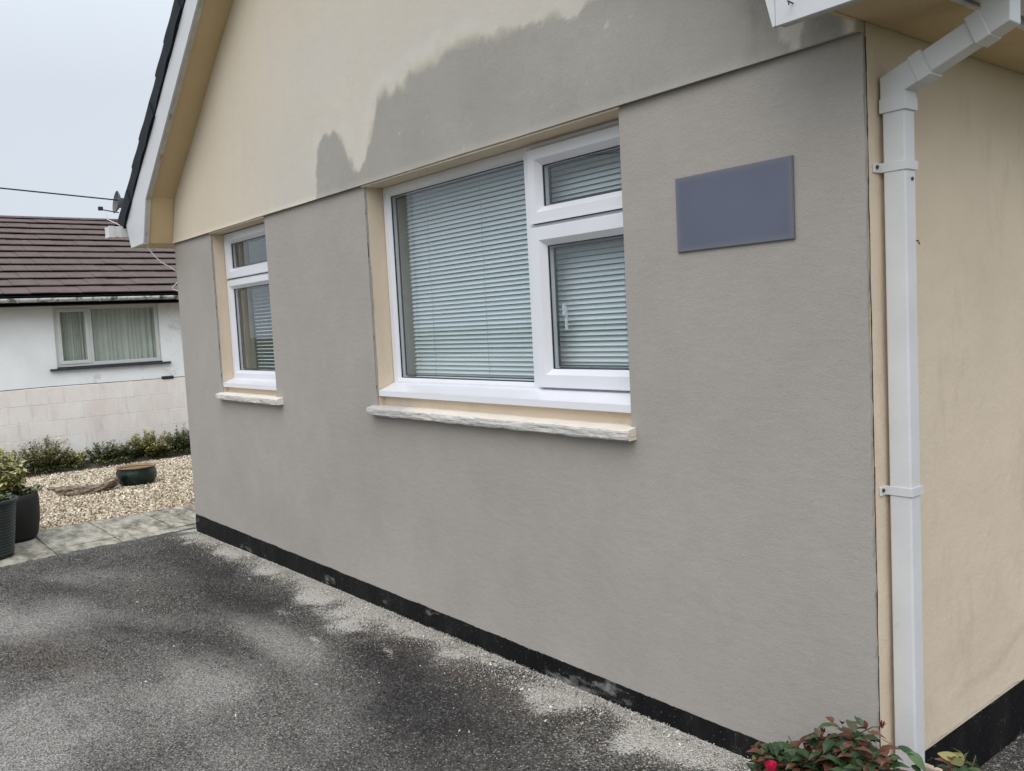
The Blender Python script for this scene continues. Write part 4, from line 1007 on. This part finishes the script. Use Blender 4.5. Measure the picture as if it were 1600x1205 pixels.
P(MB().tube([(-17.3, 4.86, 3.75), (-17.3, 4.86, 4.20)], 0.02, 8).box(-17.33, -17.27, 4.76, 4.88, 4.02, 4.2), 'mast', 'dish', D)
cab = MB().tube([(-17.3, 4.75, 4.16), (-17.3, 2.83, 4.279), (-17.3, 0, 4.50), (-17.3, -6, 5.1), (-17.3, -30, 8.4)], 0.013, 6).build('overhead_cable', 'cable_black')
tag(cab, 'thin dark overhead wire crossing the sky to the satellite dish', 'cable')
wc = MB().tube([(-7.15,2.15,2.31),(-7.155,2.155,2.262),(-7.15,2.20,2.205),(-7.15,2.247,2.154),(-7.14,2.31,2.115),(-7.128,2.36,2.075),(-7.124,2.40,2.03),(-7.125,2.362,2.00),(-7.15,2.318,1.957),(-7.15,2.322,1.940),(-7.13,2.362,1.922),(-7.124,2.42,1.90),(-7.124,2.45,0.8)], 0.0045, 6).build('loose_cable', 'cable_white')
tag(wc, 'loose white cable dangling from the left eaves down the wall corner', 'cable')
wc2 = MB().tube([(-7.60,2.15,2.486),(-7.63,2.10,2.492),(-7.70,2.06,2.53),(-7.76,2.03,2.56),(-7.765,2.03,2.62)], 0.003, 6).build('thin_wire', 'cable_white')
tag(wc2, 'short white wire sticking up over the left gutter end', 'cable')

# ------------------------------------------------------------------ garden things
pr = empty('ribbed_pot', (-7.60, 0.95, -0.035), 'dark green ribbed plastic plant pot at the left edge of the paving', 'plant pot')
prof = [(0.0, 0.0), (0.155, 0.0)]
for i in range(17):
    z = 0.02+i*0.0225; r_ = 0.157+0.047*(z/0.43); prof += [(r_, z), (r_+0.004, z+0.004), (r_+0.004, z+0.012), (r_-0.001, z+0.016)]
prof += [(0.205, 0.405), (0.215, 0.407), (0.217, 0.436), (0.208, 0.438), (0.200, 0.42), (0.195, 0.37)]
P(MB().lathe(prof, (-7.60, 0.95, -0.035), 40), 'body', 'ribbed', pr, smooth=True)
P(MB().lathe([(0.198, 0.375), (0.0, 0.385)], (-7.60, 0.95, -0.035), 24), 'compost', 'soil', pr)
pb = empty('black_pot', (-8.13, 1.19, -0.035), 'tall smooth matt black plant pot standing behind the ribbed pot', 'plant pot')
prof = [(0.0, 0.0), (0.165, 0.0), (0.185, 0.03), (0.206, 0.15), (0.212, 0.26), (0.210, 0.34), (0.206, 0.378), (0.198, 0.380), (0.193, 0.34)]
P(MB().lathe(prof, (-8.13, 1.19, -0.035), 40), 'body', 'blackpot', pb, smooth=True)
P(MB().lathe([(0.2, 0.345), (0.0, 0.355)], (-8.13, 1.19, -0.035), 24), 'compost', 'soil', pb)
bw = empty('glazed_bowl', (-10.35, 2.80, -0.09), 'squat dark green glazed bowl planter with bare clay rim on the gravel', 'plant pot')
prof = [(0.0, 0.0), (0.155, 0.0), (0.17, 0.015), (0.208, 0.07), (0.218, 0.12), (0.212, 0.165), (0.200, 0.196), (0.203, 0.205)]
P(MB().lathe(prof, (-10.35, 2.79, -0.09), 40), 'body', 'glaze', bw, smooth=True)
P(MB().lathe([(0.2035, 0.206), (0.213, 0.210), (0.214, 0.217), (0.206, 0.220), (0.196, 0.217), (0.186, 0.195)], (-10.35, 2.79, -0.09), 40), 'rim', 'rimclay', bw, smooth=True)
P(MB().lathe([(0.19, 0.190), (0.0, 0.200)], (-10.35, 2.79, -0.09), 24), 'compost', 'drysoil', bw)
# driftwood
path = [(-10.62, 1.93, -0.02), (-10.50, 2.02, -0.032), (-10.38, 2.12, -0.045), (-10.28, 2.24, -0.042), (-10.24, 2.34, -0.03), (-10.30, 2.44, -0.01), (-10.42, 2.54, 0.0), (-10.50, 2.60, 0.0)]
path = [(-10.25, 1.93, -0.01), (-10.2, 2.02, -0.02), (-10.14, 2.12, -0.035), (-10.10, 2.22, -0.035), (-10.10, 2.32, -0.02), (-10.14, 2.41, 0.0), (-10.2, 2.50, 0.01), (-10.25, 2.56, 0.012)]
rs = [0.018, 0.050, 0.066, 0.060, 0.050, 0.058, 0.064, 0.030]
n = 22; pth = []; rad = []
for i in range(len(path)-1):
    for q in range(5):
        t = q/5; pth.append(tuple(path[i][k]*(1-t)+path[i+1][k]*t for k in range(3))); rad.append(rs[i]*(1-t)+rs[i+1]*t)
pth.append(path[-1]); rad.append(rs[-1])
mb = MB().tube(pth, rad, n)
lv = []
for q, v in enumerate(mb.v):
    i_, k_ = divmod(q, n); c_ = Vector(pth[min(i_, len(pth)-1)]); d_ = Vector(v)-c_; th = 2*math.pi*k_/n+i_*0.10
    k = 1+0.22*math.sin(2*th+0.6)+0.16*math.sin(5*th+1)+0.10*math.sin(9*th)+0.12*noise.noise(Vector((i_*0.5, k_*0.8, 0)))
    lv.append(tuple(c_+Vector((d_.x*k, d_.y*k, d_.z*k*0.85))))
mb.v = lv
mb.tube([(-10.22, 2.06, -0.01), (-10.28, 1.95, 0.005), (-10.30, 1.86, 0.022)], [0.04, 0.026, 0.010], 9)
o = mb.build('driftwood_log', 'wood', smooth=False); tag(o, 'weathered brown driftwood log lying on gravel beside the glazed bowl', 'log')

# leafy plants -----------------------------------------------------------------
def foliage(base, hgt, rad, nstem, nleaf, leaf, spread=1.0, droop=0.0):
    """returns stem MB and leaf arrays for a small shrub; leaves are small folded quads along real twigs"""
    st = MB(); LV = []; LF = []; T = []
    base = Vector(base)
    for s_ in range(nstem):
        a = random.uniform(0, 2*math.pi); rr_ = rad*math.sqrt(random.random())
        h = hgt*random.uniform(0.40, 1.05)*(1-0.35*(rr_/rad)**2)
        b = base+Vector((math.cos(a), math.sin(a), 0))*rr_*0.35
        tip = base+Vector((math.cos(a)*rr_*spread, math.sin(a)*rr_*spread, h))
        mid = b.lerp(tip, 0.5)+Vector((random.uniform(-1, 1), random.uniform(-1, 1), 0.6))*0.05*hgt
        pts_ = [b, mid, tip]
        st.tube(pts_, [0.004, 0.003, 0.0015], 4, False)
        for q in range(int(nleaf*1.7)):
            t = random.uniform(0.12, 1.0); p = (b.lerp(mid, t*2) if t < 0.5 else mid.lerp(tip, t*2-1))
            az_ = random.uniform(0, 2*math.pi); el = random.uniform(-0.3, 0.9)-droop
            d_ = Vector((math.cos(az_)*math.cos(el), math.sin(az_)*math.cos(el), math.sin(el)))
            sd_ = d_.cross(Vector((0, 0, 1))).normalized(); up = sd_.cross(d_)
            L = leaf*random.uniform(0.6, 1.25); w = L*random.uniform(0.26, 0.40)
            p = p+d_*random.uniform(0, 0.015)
            o_ = len(LV)
            LV += [p, p+d_*L*0.5+sd_*w+up*w*0.3, p+d_*L-up*L*0.12, p+d_*L*0.5-sd_*w+up*w*0.3, p+d_*L*0.5]
            LF += [(o_, o_+1, o_+4), (o_+1, o_+2, o_+4), (o_+2, o_+3, o_+4), (o_+3, o_, o_+4)]
            tt = min(1, max(0, random.gauss(0.45, 0.22)+0.25*(t-0.5))); T += [tt]*5
    return st, LV, LF, T
def shrub(name, base, hgt, rad, nstem, nleaf, leaf, m, label, flowers=(), stem='stem', group=None, droop=0.0, cat='shrub'):
    root_ = empty(name, base, label, cat, group)
    st, LV, LF, T = foliage(base, hgt, rad, nstem, nleaf, leaf, droop=droop)
    P(st, 'stems', stem, root_)
    me = np_mesh('foliage', np.array([tuple(v) for v in LV]), np.array(LF), np.array(T))
    o = obj('foliage', me, m, root_); o.matrix_parent_inverse = inv(root_); o['kind'] = 'stuff'
    for (fx, fy, fz, r_) in flowers:
        fm = MB()
        for k in range(9):
            a = k*2.4; rr_ = r_*(0.4+0.6*k/9)
            c_ = Vector((fx, fy, fz)); d_ = Vector((math.cos(a), math.sin(a), 0.6)).normalized(); sd_ = d_.cross(Vector((0, 0, 1))).normalized()
            fm.add([c_, c_+d_*rr_*0.7+sd_*rr_*0.5, c_+d_*rr_+Vector((0, 0, rr_*0.3)), c_+d_*rr_*0.7-sd_*rr_*0.5], [(0, 1, 2, 3)])
        P(fm, 'flower', 'petal_dark', root_)
    return root_
shrub('shrub', (-12.55, 2.28, -0.05), 0.42, 0.33, 95, 26, 0.038, 'fol_pale', 'upright variegated shrub against the block wall, above the log\'s left end')
shrub('shrub', (-12.50, 2.62, -0.05), 0.20, 0.25, 50, 22, 0.036, 'fol_yellow', 'low yellow-green clump just right of the variegated shrub')
shrub('shrub', (-12.52, 2.98, -0.05), 0.32, 0.26, 42, 20, 0.038, 'fol_green', 'sparse twiggy green shrub with one dark red flower left of the bowl', flowers=((-12.45, 3.30, 0.14, 0.035),))
shrub('shrub', (-12.45, 3.22, -0.05), 0.24, 0.22, 50, 22, 0.034, 'fol_green', 'low green shrub between the sparse twiggy one and bushy yellow-green one')
shrub('shrub', (-12.50, 3.58, -0.05), 0.36, 0.31, 90, 26, 0.038, 'fol_yellow', 'bushy yellow-green shrub against the wall directly above the glazed bowl')
shrub('shrub', (-12.52, 4.02, -0.05), 0.37, 0.27, 70, 24, 0.038, 'fol_green', 'dark green shrub with a red flower beside the bungalow corner', flowers=((-12.30, 4.05, 0.06, 0.045), (-12.42, 3.86, 0.20, 0.02)))
shrub('shrub', (-12.50, 1.85, -0.05), 0.32, 0.30, 60, 24, 0.04, 'fol_yellow', 'yellow-green shrub against the wall behind the potted plant')
shrub('shrub', (-12.50, 4.6, -0.05), 0.3, 0.25, 30, 20, 0.036, 'fol_green', 'green shrub against the block wall hidden behind the bungalow corner')
shrub('potted_shrub', (-8.13, 1.16, 0.31), 0.42, 0.20, 20, 26, 0.060, 'fol_yellow', 'young plant with drooping yellow-green leaves growing in the black pot', droop=0.35, cat='plant')
shrub('trailing_plant', (-8.11, 1.22, 0.31), 0.08, 0.21, 36, 10, 0.045, 'fol_green', 'low green leafy plant spilling over the rim of the black pot', cat='plant')
shrub('seedling', (-7.60, 0.97, 0.335), 0.12, 0.17, 26, 10, 0.045, 'fol_green', 'small green leafy plant growing in the ribbed pot', cat='plant')
# creeping ground cover along the foot of the shrubs
N = 13000
st_m = []; V = []; F = []; T = []
for k in range(N):
    y = random.uniform(1.2, 5); x = -12.25-0.45*random.random()**0.7; z = -0.075+0.07*random.random()
    if noise.noise(Vector((x*2, y*2.4, 0))) < -0.25: continue
    a = random.uniform(0, 6.28); d_ = Vector((math.cos(a), math.sin(a), random.uniform(0.1, 0.9))); sd_ = Vector((-math.sin(a), math.cos(a), 0)); L = random.uniform(0.015, 0.035)
    p = Vector((x, y, z)); o_ = len(V); V += [p, p+d_*L*0.5+sd_*L*0.3, p+d_*L, p+d_*L*0.5-sd_*L*0.3]; F.append((o_, o_+1, o_+2, o_+3)); T += [random.random()]*4
me = np_mesh('ground_cover', np.array([tuple(v) for v in V]), np.array(F), np.array(T)); tag(obj('ground_cover', me, 'fol_green'), kind='stuff')

# rose bushes in front ------------------------------------------------------------
def leaf_mesh(L=1.0, w=0.30, fold=0.12, curl=0.15):
    n = 5; V = []; F = []
    for i in range(n+1):
        t = i/n; ww = w*math.sin(math.pi*min(1, t*0.92+0.06))**0.8*(1-0.25*t)
        z = -curl*t*t
        V += [(t*L, -ww, z+fold*ww/w*0.6), (t*L, 0, z), (t*L, ww, z+fold*ww/w*0.6)]
    for i in range(n):
        F += [(i*3, i*3+3, i*3+4, i*3+1), (i*3+1, i*3+4, i*3+5, i*3+2)]
    me = bpy.data.meshes.new('leaf'); me.from_pydata(V, [], F); me.polygons.foreach_set('use_smooth', [True]*len(F)); return me
LM = {}
for k in ('leaf_green', 'leaf_red', 'leaf_olive'):
    LM[k] = []
    for q in range(3):
        me = leaf_mesh(1.0, 0.27+0.05*q, 0.12+0.08*q, 0.10+0.14*q); me.materials.append(MT[k]); LM[k].append(me)
def put_leaf(root_, p, d_, L, kind, rollv=0.0):
    o = bpy.data.objects.new('leaf', random.choice(LM[kind])); COL.objects.link(o); o.parent = root_
    q = Vector(d_).to_track_quat('X', 'Z').to_matrix().to_4x4() @ Matrix.Rotation(rollv, 4, 'X')
    o.matrix_local = Matrix.Translation(Vector(p)-root_.location) @ q @ Matrix.Scale(L, 4)
    return o
def rose(root_, canes, leafn, mix, zmax=None):
    st = MB()
    for (pts_, reds) in canes:
        pts_ = [Vector(p) for p in pts_]; st.tube(pts_, [0.004, 0.003, 0.0022, 0.0016][:len(pts_)] if len(pts_) <= 4 else 0.003, 6, False)
        for q in range(leafn):
            t = (0.35+0.65*random.random()**0.8)*(len(pts_)-1); i = min(int(t), len(pts_)-2); p = pts_[i].lerp(pts_[i+1], t-i)
            az_ = random.uniform(0, 6.28); d_ = Vector((math.cos(az_), math.sin(az_), random.uniform(-0.35, 0.65))).normalized()
            tip = p+d_*random.uniform(0.012, 0.04)
            st.tube([p, tip], [0.0012, 0.0008], 4, False)
            red = (t/(len(pts_)-1)) > 1-reds*random.uniform(0.6, 1.4)
            kind = 'leaf_red' if red else random.choices(('leaf_green', 'leaf_olive'), mix)[0]
            L = random.uniform(0.034, 0.062)*(0.8 if red else 1)
            for off in ((0,) if random.random() < 0.35 else (0, 0.9, -0.9)):
                a = Matrix.Rotation(off, 3, 'Z') @ d_
                put_leaf(root_, tip if off == 0 else p.lerp(tip, 0.75), a, L*(1 if off == 0 else 0.85), kind, random.uniform(-0.9, 0.9))
    P(st, 'stems', 'stem_green', root_)
def bud(root_, p, r_, m, name='flower', petals=9, tall=1.6):
    c_ = Vector(p)
    for k in range(petals):
        a = k*2.399; f_ = 0.45+0.55*k/petals
        V = []; F = []
        for i in range(4):
            t = i/3
            for j in (-1, 0, 1):
                aa = a+j*0.62*math.sin(math.pi*(0.25+0.55*t)); rr_ = r_*f_*(0.25+0.85*math.sin(t*1.7))
                V.append((c_.x+rr_*math.cos(aa), c_.y+rr_*math.sin(aa), c_.z+r_*tall*t*(1.15-0.25*f_)))
        for i in range(3):
            for j in range(2): F.append((i*3+j, i*3+j+1, i*3+3+j+1, i*3+3+j))
        P(MB().add(V, F), 'petal', m, root_, smooth=True)
rb = empty('rose_bush', (-1.32, 2.12, 0.04), 'rose bush with bronze and green leaves and a crimson bloom by the downpipe foot', 'rose bush')
def cane(x, y, x1, y1, z1, reds):
    b = Vector((x, y, 0.03)); t = Vector((x1, y1, z1)); mid = b.lerp(t, 0.55)+Vector((random.uniform(-.02, .02), random.uniform(-.02, .02), 0.03))
    return ([b, b.lerp(mid, 0.5)+Vector((0.01, 0, 0.01)), mid, t], reds)
random.seed(21)
canes = [cane(-1.50, 2.14, -1.575, 2.14, 0.195, 0.35), cane(-1.46, 2.12, -1.53, 2.10, 0.19, 0.3), cane(-1.42, 2.15, -1.43, 2.14, 0.25, 0.0), cane(-1.38, 2.15, -1.37, 2.15, 0.315, 0.4),
         cane(-1.36, 2.12, -1.41, 2.12, 0.22, 0.1), cane(-1.33, 2.10, -1.30, 2.10, 0.28, 0.2), cane(-1.30, 2.15, -1.255, 2.15, 0.35, 0.45), cane(-1.28, 2.16, -1.20, 2.16, 0.385, 0.5),
         cane(-1.24, 2.12, -1.17, 2.14, 0.355, 0.25), cane(-1.24, 2.08, -1.24, 2.08, 0.27, 0.5), cane(-1.20, 2.06, -1.15, 2.06, 0.27, 0.8), cane(-1.4, 2.06, -1.47, 2.05, 0.17, 0.1), cane(-1.35, 2.04, -1.33, 2.02, 0.20, 0.1), cane(-1.45, 2.1, -1.49, 2.1, 0.2, 0.2), cane(-1.30, 2.05, -1.36, 2.06, 0.23, 0.1), cane(-1.25, 2.1, -1.33, 2.12, 0.29, 0.15), cane(-1.2, 2.1, -1.20, 2.1, 0.31, 0.3), cane(-1.24, 2.0, -1.20, 2.0, 0.24, 0.3)]
rose(rb, canes, 7, (3, 1))
bud(rb, (-1.435, 2.03, 0.225), 0.021, 'petal', petals=11)
bud(rb, (-1.173, 2.16, 0.405), 0.008, 'petal_dark', petals=5, tall=2.6)
bud(rb, (-1.345, 2.15, 0.335), 0.009, 'leaf_red', petals=6, tall=1.8)
bud(rb, (-1.275, 2.02, 0.215), 0.040, 'petal_faded', petals=16, tall=1.0)
for (p, d_, L) in [((-1.10, 2.15, 0.365), (1, .2, -.45), 0.055), ((-1.125, 2.15, 0.375), (1, .3, -.2), 0.045), ((-1.09, 2.15, 0.335), (1, .1, -.2), 0.03)]: put_leaf(rb, p, d_, L, 'leaf_green', 0.3)
P(MB().tube([(-1.17, 2.15, 0.38), (-1.12, 2.15, 0.372), (-1.09, 2.15, 0.36)], 0.0012, 4).tube([(-1.25, 2.15, 0.36), (-1.20, 2.16, 0.40), (-1.173, 2.16, 0.41)], 0.0016, 5).tube([(-1.42, 2.13, 0.15), (-1.425, 2.13, 0.27), (-1.445, 2.13, 0.30)], 0.0018, 5).tube([(-1.425, 2.13, 0.26), (-1.40, 2.13, 0.30), (-1.37, 2.13, 0.315)], 0.0012, 4), 'stems', 'stem_green', rb)
put_leaf(rb, (-1.447, 2.13, 0.285), (-.2, 0, -1), 0.03, 'leaf_green'); put_leaf(rb, (-1.395, 2.13, 0.295), (.4, 0, -1), 0.03, 'leaf_green')
random.seed(5)
def understorey(root_, vol, n_, zt):
    LV = []; LF = []; T = []
    for q in range(n_):
        cx_, cy_, rx_, ry_ = random.choice(vol); a = random.uniform(0, 6.28); k = math.sqrt(random.random())
        p = Vector((cx_+rx_*k*math.cos(a), cy_+ry_*k*math.sin(a), 0.05+(zt(cx_)-0.05)*random.random()**0.7*(1-0.3*k)))
        az_ = random.uniform(0, 6.28); el = random.uniform(-0.5, 0.6); d_ = Vector((math.cos(az_)*math.cos(el), math.sin(az_)*math.cos(el), math.sin(el)))
        sd_ = d_.cross(Vector((0, 0, 1))).normalized(); up = sd_.cross(d_); L = random.uniform(0.034, 0.060); w = L*0.28
        o_ = len(LV); LV += [p, p+d_*L*0.3+sd_*w*0.9+up*w*0.35, p+d_*L*0.62+sd_*w*0.8+up*w*0.3, p+d_*L-up*L*0.15, p+d_*L*0.62-sd_*w*0.8+up*w*0.3, p+d_*L*0.3-sd_*w*0.9+up*w*0.35, p+d_*L*0.5]
        LF += [(o_+i, o_+1+i if i < 5 else o_, o_+6) for i in range(6)]; T += [random.random()]*7
    me = np_mesh('understorey_leaves', np.array([tuple(v) for v in LV]), np.array(LF), np.array(T))
    o = obj('understorey_leaves', me, 'fol_rose', root_); o.matrix_parent_inverse = inv(root_); o['kind'] = 'stuff'
understorey(rb, [(-1.48, 2.12, .06, .05), (-1.42, 2.10, .09, .06), (-1.33, 2.09, .09, .07), (-1.25, 2.10, .09, .07), (-1.28, 2.12, .06, .05), (-1.20, 2.12, .08, .05), (-1.12, 2.06, .06, .05), (-1.18, 2.08, .07, .06)], 1450, lambda x: 0.25+0.19*max(0, min(1, (x+1.52)/0.26)))
rb2 = empty('rose_bush', (-1.02, 2.30, -0.02), 'smaller olive-leaved rose growing right of the downpipe foot', 'rose bush')
canes = [cane(-1.06, 2.30, -1.06, 2.32, 0.31, 0.0), cane(-1.02, 2.30, -1.00, 2.32, 0.335, 0.0), cane(-1.0, 2.28, -0.96, 2.30, 0.30, 0.2), cane(-1.04, 2.26, -1.08, 2.26, 0.27, 0.3), cane(-0.98, 2.24, -0.95, 2.24, 0.27, 0.1), cane(-1.0, 2.2, -1.04, 2.2, 0.24, 0.4)]
rose(rb2, canes, 9, (1, 2))
bud(rb2, (-0.885, 2.14, 0.285), 0.030, 'petal_faded', petals=12, tall=0.9)
understorey(rb2, [(-1.03, 2.28, .07, .05), (-0.97, 2.25, .08, .06)], 600, lambda x: 0.335)
